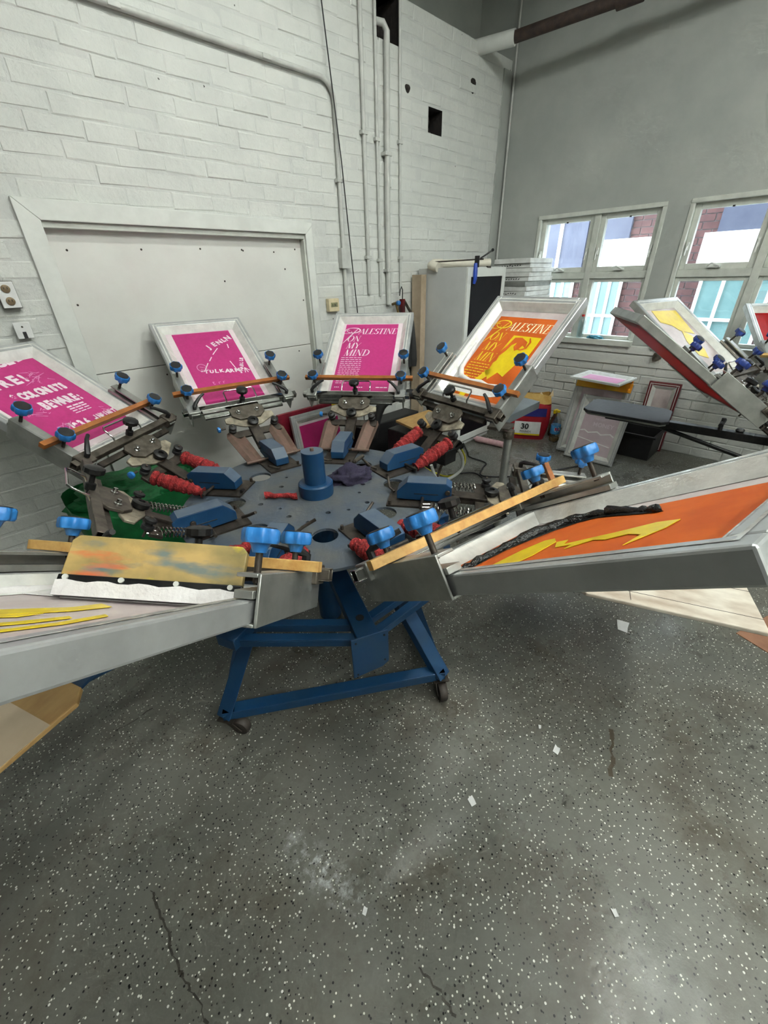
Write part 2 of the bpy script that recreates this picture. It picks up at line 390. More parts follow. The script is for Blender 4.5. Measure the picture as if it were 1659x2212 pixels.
wf = MB().box((-3.2, -4.7, 0), (XR + .3, -4.6, 4.6)).build('wall_front', white_paint, smooth=0); struct(wf)

# --- back wall: painted brick with a boarded doorway and two knocked-out holes
DX0, DX1, DZ = .575, 2.235, 1.945
HOLES = [(3.03, 3.30, 3.17, ZT), (3.67, 3.86, 2.715, 2.91)]
def in_hole(x, z, e=0.0):
    if DX0 - e < x < DX1 + e and z < DZ + e: return True
    return any(a - e < x < b + e and c - e < z < d + e for a, b, c, d in HOLES)
xs = sorted({-3.0, XR, DX0, DX1} | {v for h in HOLES for v in h[:2]}); zs = sorted({0, ZT, DZ} | {v for h in HOLES for v in h[2:]})
m = MB()
YM = YB + .0027
for i in range(len(xs) - 1):
    for j in range(len(zs) - 1):
        if not in_hole((xs[i] + xs[i + 1]) / 2, (zs[j] + zs[j + 1]) / 2):
            m.poly([(xs[i], YM, zs[j]), (xs[i + 1], YM, zs[j]), (xs[i + 1], YM, zs[j + 1]), (xs[i], YM, zs[j + 1])])
m.poly([(-3, YM, ZT), (XR, YM, ZT), (XR, 3.55, ZT), (-3, 3.55, ZT)])
m.mat(1)
for a, b, c, d in HOLES:
    y1 = YB + .22
    m.poly([(a, YM, c), (a, YM, d), (a, y1, d), (a, y1, c)]); m.poly([(b, YM, c), (b, y1, c), (b, y1, d), (b, YM, d)])
    m.poly([(a, YM, c), (a, y1, c), (b, y1, c), (b, YM, c)]); m.poly([(a, YM, d), (b, YM, d), (b, y1, d), (a, y1, d)])
    m.poly([(a, y1, c), (b, y1, c), (b, y1, d), (a, y1, d)])
wb = struct(m.build('wall_back', [mortar, dark_cavity], smooth=0), 'white painted brick wall with a boarded doorway and conduits')
MB().box((-3, 3.33, 0), (XR + .28, 3.49, ZT - .025)).build('wall_core', dark_cavity, wb, 0)
m = MB().box((-3, 3.5, ZT - .02), (XR + .3, 3.6, 4.6)); m.build('upper_wall', plaster, wb, 0)

def brick_meshes(n, L, Hh, D, name):
    out = []
    for k in range(n):
        m = MB(); e = .006; j = lambda: R_.uniform(-.0035, .0035)
        # back rectangle, proud front rectangle with softened edge; local x along wall, z up, -y out
        b = [(-L / 2 + j(), D, -Hh / 2 + j()), (L / 2 + j(), D, -Hh / 2 + j()), (L / 2 + j(), D, Hh / 2 + j()), (-L / 2 + j(), D, Hh / 2 + j())]
        f1 = [(x * 1.0, .004 + j() * .3, z) for x, _, z in b]
        f2 = [(x - math.copysign(e, x) + j(), j() * .5, z - math.copysign(e, z) + j()) for x, _, z in b]
        o = 0; m.v = b + f1 + f2
        for q in range(4):
            r = (q + 1) % 4; m.face([q, r, 4 + r, 4 + q]); m.face([4 + q, 4 + r, 8 + r, 8 + q])
        m.face([8, 9, 10, 11])
        out.append(m)
    return out
CH, CL = .0885, .255
protos = brick_meshes(6, CL - .0035, CH - .0065, .02, 'brick')
pme = [p.mesh('brick', [paint_brick], 0) for p in protos]
def seen(P, marg=60):
    d = Vector(P) - Vector((0, 0, 1.65)); zc = d.dot(fw)
    if zc < .15: return False
    x = 829.5 + 884.76 * d.dot(rt) / zc; y = 1106 - 884.76 * d.dot(up) / zc
    return -marg < x < 1659 + marg and -marg < y < 2212 + marg
cand = []
row = 0; z = CH / 2
while z + CH / 2 < ZT + .02:
    x = -.75 - CL * 5 + (CL / 2 if row % 2 else 0)
    while x < XR:
        xc = x + jit(.008)
        zc = z + jit(.002)
        hit = in_hole(xc, zc, .0) or in_hole(xc - CL / 2 + .02, zc) or in_hole(xc + CL / 2 - .02, zc)
        if not hit and not (DX0 - .09 - .06 < xc < DX1 + .06 + .05 and zc < DZ + .06) and xc + CL / 2 < XR + .05 and zc + CH / 2 < ZT + .005 and seen((xc, YB, zc), 500):
            cand.append((xc, zc))
        elif hit and any(a - .3 < xc < b + .3 and c - .05 < zc < d + .05 for a, b, c, d in HOLES):
            # brick cut by a hole: keep the stump outside it
            for (a, b, c, d) in HOLES[:2]:
                for sx0, sx1 in ((xc - CL / 2, a - jit(.02)), (b + jit(.02), xc + CL / 2)):
                    if c - .03 < zc < d + .03 and .03 < sx1 - sx0 < CL: cand.append((sx0 / 2 + sx1 / 2, zc, sx1 - sx0))
        x += CL
    z += CH; row += 1
def bsize(c): return -((c[0]) ** 2 + YB ** 2 + (c[1] - 1.65) ** 2)
# lower-right part hides behind the press; nearest ones first
cand.sort(key=lambda c: bsize(c) + (0 if seen((c[0], YB, c[1])) else -1000), reverse=True)
stuff = MB()
cnt = 0
for c in cand:
    k = R_.randrange(6); y = YB + jit(.0018); sx = 1.0 if len(c) == 2 else c[2] / (CL - .007)
    M = Matrix.Translation((c[0], y, c[1])) @ Matrix.Diagonal((sx, 1, 1, 1))
    if cnt < 300:
        link('brick', pme[k], wb, M); cnt += 1
    else:
        o = len(stuff.v)
        for v in protos[k].v: stuff.v.append(tuple(M @ Vector(v)))
        for q in protos[k].f: stuff.face([o + i for i in q])
so = stuff.build('brickwork', paint_brick, wb, 0); so['kind'] = 'stuff'
# rubble inside the two big holes
for (a, b, c, d), n in ((HOLES[0], 6), (HOLES[1], 4)):
    for i in range(n):
        m = MB(); s = R_.uniform(.03, .06)
        m.lathe([(.3 * s, -s), (s, -.4 * s), (.9 * s, .5 * s), (.25 * s, s)], 7, fn=lambda t: 1 + .25 * math.sin(3 * t + i))
        m.build('rubble', dark_cavity, wb, 0, M=Matrix.Translation((R_.uniform(a + .04, b - .04), YB + R_.uniform(.1, .17), c + .03 + (d - c - .06) * i / n)) @ Matrix.Rotation(R_.uniform(0, 3), 4, 'X'))

for x, z, rx, rz in ((4.294, 3.158, .04, .052), (3.40, 2.97, .03, .026)):  # flat dark discs: the shade inside small holes put into colour
    MB().lathe([(1, -.004), (1, .0015)], 16, fn=lambda a: 1 + .12 * math.sin(3 * a), M=Matrix.Translation((x, YB, z)) @ Matrix.Diagonal((rx, 1, rz, 1)) @ Matrix.Rotation(PI / 2, 4, 'X')).build('hole_shade_disc', dark_cavity, wb, 0)
# door boarding in the opening, with casing
dr = struct(empty('door_1', (0, 0, 0)), 'wide flush white door panel set in a painted casing')
MB().box((DX0 + .012, YB + .055, 1.165), (DX1 - .005, YB + .09, DZ - .02)).build('door_panel', door_paint, dr, bevel=.002)
MB().box((DX0 + .012, YB + .055, .01), (DX1 - .005, YB + .09, 1.161)).build('door_panel', door_paint, dr, bevel=.002)
MB().box((DX0 - .05, YB + .0915, 0), (DX1 + .05, YB + .14, DZ + .05)).build('backing_board', black, dr)
MB().box((DX0, YB, DZ - .03), (DX1, YB + .10, DZ)).build('head_jamb', win_paint, dr, bevel=.003)
MB().box((DX1 - .012, YB, 0), (DX1 + .0, YB + .10, DZ - .03)).build('side_jamb', win_paint, dr, bevel=.003)
MB().prism([(DX0 - .095, YB - .022, 0), (DX0, YB - .022, 0), (DX0, YB - .022, DZ), (DX0 - .095, YB - .022, DZ + .095)], (0, .035, 0)).build('casing', white_paint, dr, bevel=.003)
MB().prism([(DX0 - .0945, YB - .022, DZ + .0955), (DX0 + .0005, YB - .022, DZ + .0005), (DX1, YB - .022, DZ + .0005), (DX1 + .062, YB - .022, DZ + .0555), (DX1 + .062, YB - .022, DZ + .075)], (0, .035, 0)).build('casing', white_paint, dr, bevel=.003)
MB().prism([(DX1, YB - .018, 0), (DX1 + .062, YB - .018, 0), (DX1 + .062, YB - .018, DZ + .055), (DX1, YB - .018, DZ)], (0, .03, 0)).build('casing', white_paint, dr, bevel=.003)
scr = MB().lathe([(.006, 0), (.006, .002), (.002, .004)], 8, M=Matrix.Rotation(PI / 2, 4, 'X')).mesh('screw', [steel_dark])
for x, z in ((.66, 1.82), (1.05, 1.83), (1.42, 1.84), (1.72, 1.84), (1.73, 1.835), (1.98, 1.83), (2.17, 1.85), (.62, 1.55), (2.2, 1.5), (1.66, 1.22), (1.0, 1.1), (1.2, 1.105), (2.1, 1.12), (1.7, 1.13), (1.02, 1.22), (1.55, 1.65), (2.06, 1.72)):
    link('screw', scr, dr, Matrix.Translation((x, YB + .0555, z)))

# --- window wall
WIN = [(1.385, 2.59), (0.0, 1.21), (-1.5, -.30), (-3.0, -1.8)]
WZ0, WZ1 = .99, 2.165
ys = sorted({-4.6, 3.5} | {v for a in WIN for v in a}); zz = [0, WZ0, WZ1, 4.6]
m = MB()
for i in range(len(ys) - 1):
    for j in range(3):
        yc = (ys[i] + ys[i + 1]) / 2
        if j == 1 and any(a < yc < b for a, b in WIN): continue
        m.box((XR + (.006 if j == 0 else 0), ys[i], zz[j]), (XR + .28, ys[i + 1], zz[j + 1]))
wr = struct(m.build('wall_right', plaster, smooth=0), 'grey-white plastered window wall with painted brick below the sills')
row = 0; z = CH / 2; lp = [p.mesh('brick', [paint_brick], 0) for p in protos]
RM = Matrix.Rotation(-PI / 2, 4, 'Z')
while z + CH / 2 < WZ0 - .01:
    y = 3.02 - (CL / 2 if row % 2 else 0)
    while y > -.75:
        if seen((XR, y, z)): link('brick', lp[R_.randrange(6)], wr, Matrix.Translation((XR + jit(.002), y + jit(.006), z + jit(.002))) @ RM)
        y -= CL
    z += CH; row += 1
# proud ledge courses under the sill with a broken plug
for z0, z1, d in ((.905, .985, .02), (.79, .895, .012)):
    MB().box((XR - d, -.9, z0), (XR + .01, 3.0, z1)).build('ledge_course', paint_brick, wr, bevel=.006)
m = MB().lathe([(.035, -.03), (.04, .0), (.03, .04)], 10, fn=lambda a: 1 + .2 * math.sin(3 * a)); m.build('pipe_stub', steel, wr, M=Matrix.Translation((XR - .03, 1.13, .9)) @ Matrix.Rotation(PI / 2, 4, 'Y'))
pane_m = glass('window_glass')
def window(n, y0, y1, label):
    W = struct(empty('window_%d' % n, (XR, (y0 + y1) / 2, WZ0)), label)
    def bx(name, ya, yb, za, zb, xa, xb, mt=win_paint, par=None, bev=.004):
        return MB().box((xa, ya - (y0 + y1) / 2, za - WZ0), (xb, yb - (y0 + y1) / 2, zb - WZ0)).build(name, mt, par or W, bevel=bev)
    t = .035; ym = y0 + (y1 - y0) * .47 if n == 1 else (y0 + y1) / 2; ym = (1.98 if n == 1 else ym); zm = 1.612
    bx('casing', y0, y1, WZ1 - t, WZ1, -.012, .12); bx('casing', y0, y1, WZ0 - .02, WZ0 + t, -.05, .2); bx('casing', y0, y0 + t, WZ0 + t, WZ1 - t, -.012, .12); bx('casing', y1 - t, y1, WZ0 + t, WZ1 - t, -.012, .12)
    bx('mullion', ym - .03, ym + .03, WZ0 + t, WZ1 - t, .01, .12); bx('transom', y0 + t, y1 - t, zm - .03, zm + .03, .012, .118)
    for (a, b) in ((y0 + t, ym - .03), (ym + .03, y1 - t)):
        for (c, d, upr) in ((zm + .03, WZ1 - t, 1), (WZ0 + t, zm - .03, 0)):
            s = .045 if upr else .032
            sm = MB()
            yo = (y0 + y1) / 2
            for (p, q, r, v) in ((a, a + s, c, d), (b - s, b, c, d), (a + s, b - s, c, c + s), (a + s, b - s, d - s, d)):
                sm.box((.03, p - yo, r - WZ0), (.085, q - yo, v - WZ0))
            so = sm.build('sash', win_paint, W, bevel=.003)
            bx('pane', a + s, b - s, c + s, d - s, .055, .06, pane_m, so, 0)
            if upr:
                for yy in (a + s / 2, b - s / 2):
                    MB().box((.012, yy - yo - .008, .80), (.03, yy - yo + .008, .86)).tube([(.01, yy - yo, .83), (-.005, yy - yo, .81), (-.008, yy - yo, .76)], .006, 6).build('latch', white_paint, so)
                yc = (a + b) / 2 - yo
                MB().box((-.01, yc - .045, zm + .04 - WZ0), (.03, yc + .045, zm + .055 - WZ0)).tube([(-.005, yc - .04, zm + .05 - WZ0), (-.02, yc + .02, zm + .075 - WZ0), (-.005, yc + .05, zm + .055 - WZ0)], .008, 6).build('opener', white_paint, so)
                MB().box((.02, yc - .008, d - s - WZ0 - .006), (.032, yc + .008, d - s - WZ0 + .006)).build('catch', black, so)
    return W
for i, (a, b) in enumerate(WIN):
    window(i + 1, a, b, ['white painted casement window beside the stack of boards', 'white painted casement window above the second press', 'casement window in the right wall nearer the viewer', 'last casement window of the right wall'][i])
# corner board and thin conduit in the corner
struct(MB().box((4.78, YB - .012, 0), (XR, YB + .01, ZT - .08)).build('trim_1', plaster, bevel=.003), 'grey-green board up the corner of the brick wall')
cdt = MB().tube([(XR - .014, YB - .04, .0), (XR - .014, YB - .04, 1.5), (XR - .014, YB - .04, 3.0), (XR - .014, YB - .04, 4.58)], .011, 8).build('conduit', conduit_paint, smooth=60)
tag(cdt, 'thin white conduit running up the corner of the room', 'conduit')

# --- yard outside the windows: brick building with white panel and gridded window
yard = struct(MB().box((XR + .3, -8, -.3), (16, 14, -.2)).build('yard_ground', mat('concrete', (170, 170, 165), (150, 150, 146), .8, scale=3), smooth=0))
ext = MB().box((8.0, -6, -.2), (8.3, 12, 3.3)).build('neighbour_building', mat('pale_mortar', (128, 120, 120), (116, 108, 108), .8, scale=6), smooth=0)
tag(ext, 'red brick building seen through the windows', 'building')
bm_ = MB(); red_brick = mat('red_brick', (92, 62, 60), (70, 46, 46), .85, scale=5)
z = .4; row = 0
while z < 3.6:
    y = -1.5 + (.13 if row % 2 else 0)
    while y < 6:
        if seen((8, y, z), 10): bm_.box((7.985, y + .008, z + .006), (8.0, y + .252, z + .084))
        y += .26
    z += .09; row += 1
bo = bm_.build('brickwork', red_brick, ext, 0); bo['kind'] = 'stuff'
def extbox(name, ya, yb, za, zb, d, mt):
    return MB().box((8.0 - d, ya, za), (8.02, yb, zb)).build(name, mt, ext)
slate = mat('slate_panel', (62, 66, 84), (76, 80, 96), .6, scale=3); sunw = mat('white_render', (246, 248, 244), (236, 238, 234), .7, scale=2)
extbox('render_panel', 2.12, 3.25, 1.62, 2.07, .08, sunw); extbox('slate_panel', 2.66, 3.25, 2.07, 2.95, .06, slate); extbox('slate_panel', 3.30, 4.6, 1.5, 2.9, .07, slate)
extbox('render_panel', -.3, 1.68, 1.62, 2.07, .08, sunw); extbox('slate_panel', -.3, 1.55, 2.07, 2.9, .06, slate); extbox('downpipe', 3.70, 3.75, .5, 2.9, .1, sunw)
for (ya, yb) in ((2.62, 3.12), (.75, 1.55), (3.4, 3.9)):
    wdw = extbox('window', ya, yb, .5, 1.55, .05, mat('far_glass', (110, 140, 140), (90, 122, 124), .3, scale=2))
    for q in range(4):
        yy = ya + (yb - ya) * q / 3
        MB().box((7.92, yy - .02, .5), (7.96, yy + .02, 1.55)).build('muntin', sunw, wdw)
    for zq in (.5, 1.0, 1.54):
        MB().box((7.921, ya, zq - .02), (7.961, yb, zq + .02)).build('muntin', sunw, wdw)

# --- conduits and pipes on the back wall
def pipe(name, pts, r, mt, label, cat='conduit', clips=(), seg=10):
    t = empty(name, pts[0]); o = Vector(pts[0])
    MB().tube([Vector(p) - o for p in pts], r, seg).build('tube', mt, t, 60)
    for c in clips:
        c = Vector(c) - o; MB().box((c.x - r - .014, c.y - r - .003, c.z - .012), (c.x + r + .014, c.y + r + .001, c.z + .012)).build('clip', conduit_paint, t, bevel=.002)
    return tag(t, label, cat)
yc = YB - .022
bend = arc3((2.475 - .0, yc, 2.855 - .12), .12, PI / 2, 0, 8)
pipe('conduit', [(-2.9, yc, 2.855), (0, yc, 2.855), (2.35, yc, 2.855)] + bend + [(2.597, yc, 2.4), (2.597, yc, 1.86)], .016, conduit_paint, 'white conduit running above the doorway and bending down beside it', clips=[(1.2, yc, 2.855), (2.06, yc, 2.855), (2.597, yc, 2.3)])
bx = empty('junction_box', (2.597, YB, 1.79)); MB().box((-.045, -.05, -.07), (.045, -.001, .07)).build('body', conduit_paint, bx, bevel=.004); MB().box((-.047, -.054, -.072), (.047, -.05, .072)).build('cover', conduit_paint, bx, bevel=.002)
tag(bx, 'white junction box on the bent conduit beside the doorway', 'box')
pipe('conduit', [(2.597, yc, 1.72), (2.597, yc, 1.2), (2.60, yc, .25)], .016, conduit_paint, 'conduit dropping from the junction box beside the doorway')
for i, (x0, x1, r, zb, zt, lab) in enumerate(((2.885, 2.875, .016, 1.52, 4.5, 'leftmost of the four vertical pipes on the brick wall'), (3.035, 3.02, .012, 1.50, 4.5, 'thin vertical pipe passing in front of the hole at the wall top'), (3.135, 3.115, .024, 1.42, 3.22, 'thickest vertical pipe, ending in an elbow at the hole'), (3.295, 3.29, .011, 1.52, 4.5, 'rightmost thin vertical pipe at the edge of the hole'))):
    top = [(x0, YB - r - .006, zt)] if i != 2 else [(x0, YB - r - .006, zt)] + [(x0 - .03, YB - r, zt + .035), (x0 - .09, YB + .03, zt + .05), (x0 - .1, YB + .12, zt + .05)]
    pts = [(x1, YB - r - .006, zb), (x1, YB - r - .006, zb + .8)] + top
    pipe('wall_pipe', pts, r, conduit_paint, lab, 'pipe', clips=[(x1, YB - r - .006, zb + .28), (x1, YB - r - .006, zb + 1.1)])
tag(MB().tube([(2.515, YB - .05, 4.4), (2.515, YB - .05, 3.22), (2.60, YB - .06, 2.4), (2.66, YB - .05, 1.75), (2.70, YB - .05, 1.3), (2.72, YB - .04, .3)], .0045, 6).build('hanging_cable', black, smooth=60), 'thin black cable hanging down the brick wall beside the conduit', 'cable')
# sprinkler pipe near the ceiling
sp = empty('sprinkler_pipe', (4.5, YB, 3.44))
MB().tube([(-.16, .1, -.02), (-.13, -.02, -.02), (-.05, -.3, -.02)], .055, 14).build('sleeve', white_paint, sp, 60)
MB().tube([(-.06, -.26, -.02), (.06, -1.2, -.015), (.3, -3.2, .0), (.33, -4.5, .0)], .042, 14).build('tube', rust_pipe, sp, 60)
MB().cyl((.055, -1.1, -.018), (.07, -1.28, -.016), .054, 14).build('coupling', rust_pipe, sp, 60)
tag(sp, 'brown sprinkler pipe with a white end crossing the upper corner', 'pipe')
# electrical plates on the left part of the wall
def plate(x, z, w_, h_, name, label, cat):
    return tag(empty(name, (x, YB, z)), label, cat)
o = plate(.312, 1.615, .07, .115, 'power_outlet', 'white double power outlet left of the doorway', 'outlet')
MB().box((-.04, -.05, -.063), (.04, -.001, .063)).build('box', steel, o, bevel=.003); MB().box((-.038, -.056, -.06), (.038, -.05, .06)).build('cover', paper, o, bevel=.004)
for dz in (-.028, .028):
    s = MB().lathe([(.019, 0), (.019, .004), (.017, .005)], 16, M=Matrix.Translation((0, -.056, dz)) @ Matrix.Rotation(PI / 2, 4, 'X')).build('socket', mat('brass_socket', (140, 120, 92), (110, 94, 72), .5, .3), o)
    for dx in (-.007, .007): MB().box((dx - .0015, -.0625, dz - .002), (dx + .0015, -.061, dz + .008)).build('slot', black, s)
o = plate(.315, 1.447, .07, .09, 'switch_plate', 'white plate with a dark slot below the double outlet', 'switch')
MB().box((-.03, -.04, -.035), (.03, -.001, .035)).build('box', steel, o, bevel=.003); MB().box((-.036, -.046, -.04), (.036, -.04, .04)).build('cover', paper, o, bevel=.003)
MB().box((-.008, -.048, -.038), (.008, -.046, -.006)).build('slot', black, o); MB().lathe([(.005, 0), (.004, .002)], 8, M=Matrix.Translation((0, -.046, .018)) @ Matrix.Rotation(PI / 2, 4, 'X')).build('screw', steel_dark, o)
tag(MB().tube([(.31, YB - .02, 1.67), (.31, YB - .02, 2.3), (.25, YB - .02, 2.6)], .010, 8).build('conduit', conduit_paint, smooth=60), 'short painted conduit above the double outlet', 'conduit')
o = plate(2.44, 1.452, .1, .1, 'thermostat', 'beige box with a small window on the wall beside the doorway', 'thermostat')
cream = mat('cream_plastic', (226, 212, 176), (214, 198, 160), .45)
MB().box((-.055, -.045, -.05), (.055, -.001, .05)).build('body', cream, o, bevel=.006); MB().box((-.035, -.048, -.014), (.035, -.045, .02)).build('window', mat('dim_lcd', (150, 150, 110), (128, 128, 96), .3), o)
tm = MB(); sans(tm, lambda x, y: (x, -.0485, y), '0.36', -.026, -.008, .026, bold=.0005); tm.build('digits', black, o, 0)
# compressed-air regulator by the pipes
o = tag(empty('air_regulator', (3.28, YB - .05, 1.40)), 'air regulator with red bowl and blue knob on the pipes', 'regulator')
MB().cyl((0, 0, -.06), (0, 0, .06), .028, 14).build('bowl', mat('red_black_bowl', (120, 20, 24), (40, 14, 16), .3, scale=9), o, 60)
MB().lathe([(.012, -.01), (.02, .0), (.02, .025), (.014, .03)], 12, M=Matrix.Translation((-.09, -.02, .03)) @ Matrix.Rotation(PI / 2, 4, 'X')).build('knob', knob_blue, o)
MB().tube([(-.14, .0, .02), (-.09, -.0, .03), (-.03, 0, .03)], .012, 8).tube([(-.09, 0, .02), (-.08, -.01, -.03), (-.06, -.01, -.1)], .01, 8).build('valve', mat('brass', (150, 124, 74), (110, 92, 60), .4, .7), o)
MB().tube([(-.02, -.02, .06), (-.03, -.03, .14), (-.045, -.03, .165), (-.06, -.03, .14), (-.07, -.03, .09)], .005, 6).build('hook', black, o, 60)
MB().box((-.1, -.014, -.006), (.1, .014, .006), Matrix.Translation((.09, 0, -.03)) @ Matrix.Rotation(.85, 4, 'Y')).build('bracket', steel, o)
# black jacket hung at the cabinet side
jk = MB(); prof = [(.015, .22), (.05, .16), (.09, -.02), (.11, -.16), (.1, -.22)]
jk.lathe([(r, z) for r, z in reversed(prof)], 18, fn=lambda a: 1 + .22 * math.sin(4 * a + .6) + .1 * math.sin(7 * a)); jo = jk.build('hanging_cloth', black, M=Matrix.Translation((3.345, 2.98, 1.08)) @ Matrix.Diagonal((.7, .5, 1.1, 1)), smooth=60)
tag(jo, 'black cloth hanging on the wall beside the grey cabinet', 'cloth')

# --- added fill lamps: tube fixtures under the ceiling, out of view
tube_m = emit('fill_tube', (246, 251, 246), LAMP)
for k, (x, y) in enumerate(((1.75, 1.0), (2.3, -1.0), (2.6, -3.2), (.5, -3.2), (.7, -1.4), (-.7, -2.1))):
    L = empty('fill_lamp', (x, y, 4.1))
    MB().box((-.62, -.12, .06), (.62, .12, .10)).prism([(-.62, -.12, .06), (-.62, -.17, 0), (-.62, -.165, 0), (-.62, -.115, .06)], (1.24, 0, 0)).prism([(-.62, .115, .06), (-.62, .165, 0), (-.62, .17, 0), (-.62, .12, .06)], (1.24, 0, 0)).build('reflector', white_paint, L)
    for s in (-.06, .06): MB().cyl((-.6, s, .035), (.6, s, .035), .019, 10).build('tube', tube_m, L, 60)
    for s in (-.5, .5): MB().cyl((s, 0, .1), (s, 0, .5), .004, 6).build('hanger', steel, L)
    tag(L, ['added fill lamp hung over the press', 'added fill lamp hung over the aisle by the windows', 'added fill lamp behind the viewer by the windows', 'added fill lamp by the wall behind the viewer', 'added fill lamp just behind the viewer', 'added fill lamp at the left behind the viewer'][k], 'lamp', 'added fill lamps')

# =================================================================== SCREEN PRINTING PRESS
BB = .337      # pivot to crossbar
def knob_mesh(bl, name='clamp_knob', R=.032):
    m = MB(); fn = lambda a: 1 + .085 * math.cos(7 * a)
    m.mat(1).cyl((0, 0, -.065), (0, 0, .0), .0065, 10)
    m.mat(0).lathe([(.012, -.012), (.017, .002), (.021, .006)], 14)
    m.lathe([(R * .93, .005), (R, .010), (R, .026), (R * .92, .031)], 42, fn=fn)
    m.mat(2).lathe([(R * .85, .0305), (R * .85, .0325), (R * .6, .034)], 20)
    return m.mesh(name, [bl, steel_dark, black])
KNOB = knob_mesh(knob_blue); KNOB2 = knob_mesh(knob_navy)
def spool_mesh():
    m = MB(); m.lathe([(.014, -.022), (.021, -.018), (.021, -.004), (.012, .0), (.012, .006), (.021, .01), (.021, .02), (.014, .024)], 16); m.mat(1).cyl((0, 0, -.05), (0, 0, .03), .005, 8)
    return m.mesh('adjuster_knob', [black, steel])
SPOOL = spool_mesh()
MIDK = MB().lathe([(.02, -.03), (.02, -.004), (.03, .0), (.031, .016), (.024, .02), (.012, .021), (.011, .012)], 22).mesh('pivot_knob', [blackmetal])
def center_knob():
    m = MB(); m.cyl((0, 0, -.02), (0, 0, .06), .009, 10); m.lathe([(.016, .0), (.016, .022), (.01, .026)], 14); m.lathe([(.02, .055), (.031, .062), (.031, .078), (.02, .084)], 24, fn=lambda a: 1 + .03 * math.cos(12 * a))
    return m.mesh('hold_down_knob', [blackmetal])
CKN = center_knob()
LEVER = MB().tube([(0, 0, -.02), (0, 0, .022), (.008, .014, .030), (.03, .06, .040), (.036, .085, .044)], .0085, 8, rs=[.01, .011, .011, .008, .0075]).mesh('clamp_lever', [black])
LEVER_R = MB().tube([(0, 0, -.02), (0, 0, .022), (.008, -.014, .030), (.03, -.06, .040), (.036, -.085, .044)], .0085, 8, rs=[.01, .011, .011, .008, .0075]).mesh('clamp_lever', [black])
WIRE = MB().tube([(0, .09, -.005), (.012, .09, .012), (.06, .09, .022), (.072, .08, .024), (.072, -.08, .024), (.06, -.09, .022), (.012, -.09, .012), (0, -.09, -.005)], .0042, 8).mesh('wire_handle', [chrome])
def channel(side, mt):
    m = MB(); x0, x1 = -.035, .305; o, i = side * .303, side * .258; t = .006
    def b(ya, yb, za, zb, xa=x0, xb=x1): m.box((xa, min(ya, yb), za), (xb, max(ya, yb), zb))
    b(o, o - side * t, -.082, .008); b(o - side * t, i, .001, .008); b(o - side * t, i + side * .012, -.082, -.076, .02, x1)
    return m.mesh('side_clamp', [mt])
CHAN = {1: channel(1, alu), -1: channel(-1, alu)}
PAD = {s: MB().box((.03, min(s * .296, s * .262), -.034), (.315, max(s * .296, s * .262), -.02)).mesh('pressure_bar', [alu]) for s in (1, -1)}
def bar_mesh(mt):
    m = MB(); h = .0155; k = .0125; y = .34
    for (a, b, c, d) in ((-h, h, k, h), (-h, h, -h, -k), (-h, -k, -k, k), (k, h, -k, k)): m.box((a, -y, c), (b, y, d))
    return m.mesh('crossbar', [mt])
BARS = {'c': bar_mesh(chrome), 'd': bar_mesh(steel)}
LOWB = {k: MB().box((-.05, -.235, -.032), (-.022, .235, -.018)).mesh('lower_bar', [mt]) for k, mt in (('c', chrome), ('d', steel_dark))}
BLOCK = MB().box((-.03, -.032, -.024), (.03, .032, .022)).mesh('clamp_block', [steel]); BLOCK_C = MB().box((-.03, -.032, -.024), (.03, .032, .022)).mesh('clamp_block', [alu])
STRIP_W = MB().box((-.012, -.35, -.011), (.012, .35, .011)).mesh('wood_strip', [wood_strip]); STRIP_P = MB().box((-.012, -.35, -.011), (.012, .35, .011)).mesh('wood_strip', [ply_wood])
pl = [(BB - .075, .10), (BB - .085, .142), (BB - .118, .145), (BB - .165, .05), (BB - .172, 0), (BB - .165, -.05), (BB - .118, -.145), (BB - .085, -.142), (BB - .075, -.10)]
WING = MB().prism([(x, y, -.02) for x, y in reversed(pl)], (0, 0, .011)).mesh('wing_plate', [worn_beige])
up_ = [(BB - .02, .075), (BB - .04, .1), (BB - .085, .098), (BB - .118, .06), (BB - .118, -.06), (BB - .085, -.098), (BB - .04, -.1), (BB - .02, -.075)]
UPP = MB().prism([(x, y, -.008) for x, y in reversed(up_)], (0, 0, .012)).mesh('swivel_plate', [steel])
BOLT = MB().lathe([(.013, 0), (.013, .006), (.008, .008), (.008, .02), (.004, .022)], 10).mesh('bolt', [chrome])
def arm_mesh():
    m = MB(); m.box((-.005, -.03, -.034), (BB - .07, .03, -.018)); m.box((.02, -.03, -.05), (.16, -.024, -.018)); m.box((.02, .024, -.05), (.16, .03, -.018)); m.box((.12, -.155, -.046), (.165, .155, -.032)); m.cyl((0, -.045, -.0), (0, .045, 0), .011, 12)
    m.box((-.02, -.03, -.02), (.03, .03, -.005))
    return m.mesh('print_head', [steel_dark])
ARM = arm_mesh()
hp = [(.385, .79), (.385, .826), (.43, .872), (.60, .872), (.625, .855), (.625, .80), (.56, .785)]
m = MB(); m.mat(0).prism([(r, -.036, z) for r, z in hp], (0, .072, 0))
m.mat(1).poly([(.431, -.0355, .8725), (.60, -.0355, .8725), (.60, .0355, .8725), (.431, .0355, .8725)]).poly([(.386, -.0355, .8275), (.4305, -.0355, .8725), (.4305, .0355, .8725), (.386, .0355, .8275)])
m.mat(2).box((.46, -.0368, .815), (.57, .0368, .822))
HOUS = m.mesh('pivot_housing', [press_blue, press_blue_top, black], 0)
m = MB(); m.box((.345, -.085, .7735), (.555, .085, .782)); m.cyl((.36, -.075, .78), (.36, -.075, .80), .007, 8).tube([(.365, .03, .79), (.34, .05, .80), (.325, .10, .83)], .0065, 8)
BASEP = m.mesh('base_plate', [steel_dark])

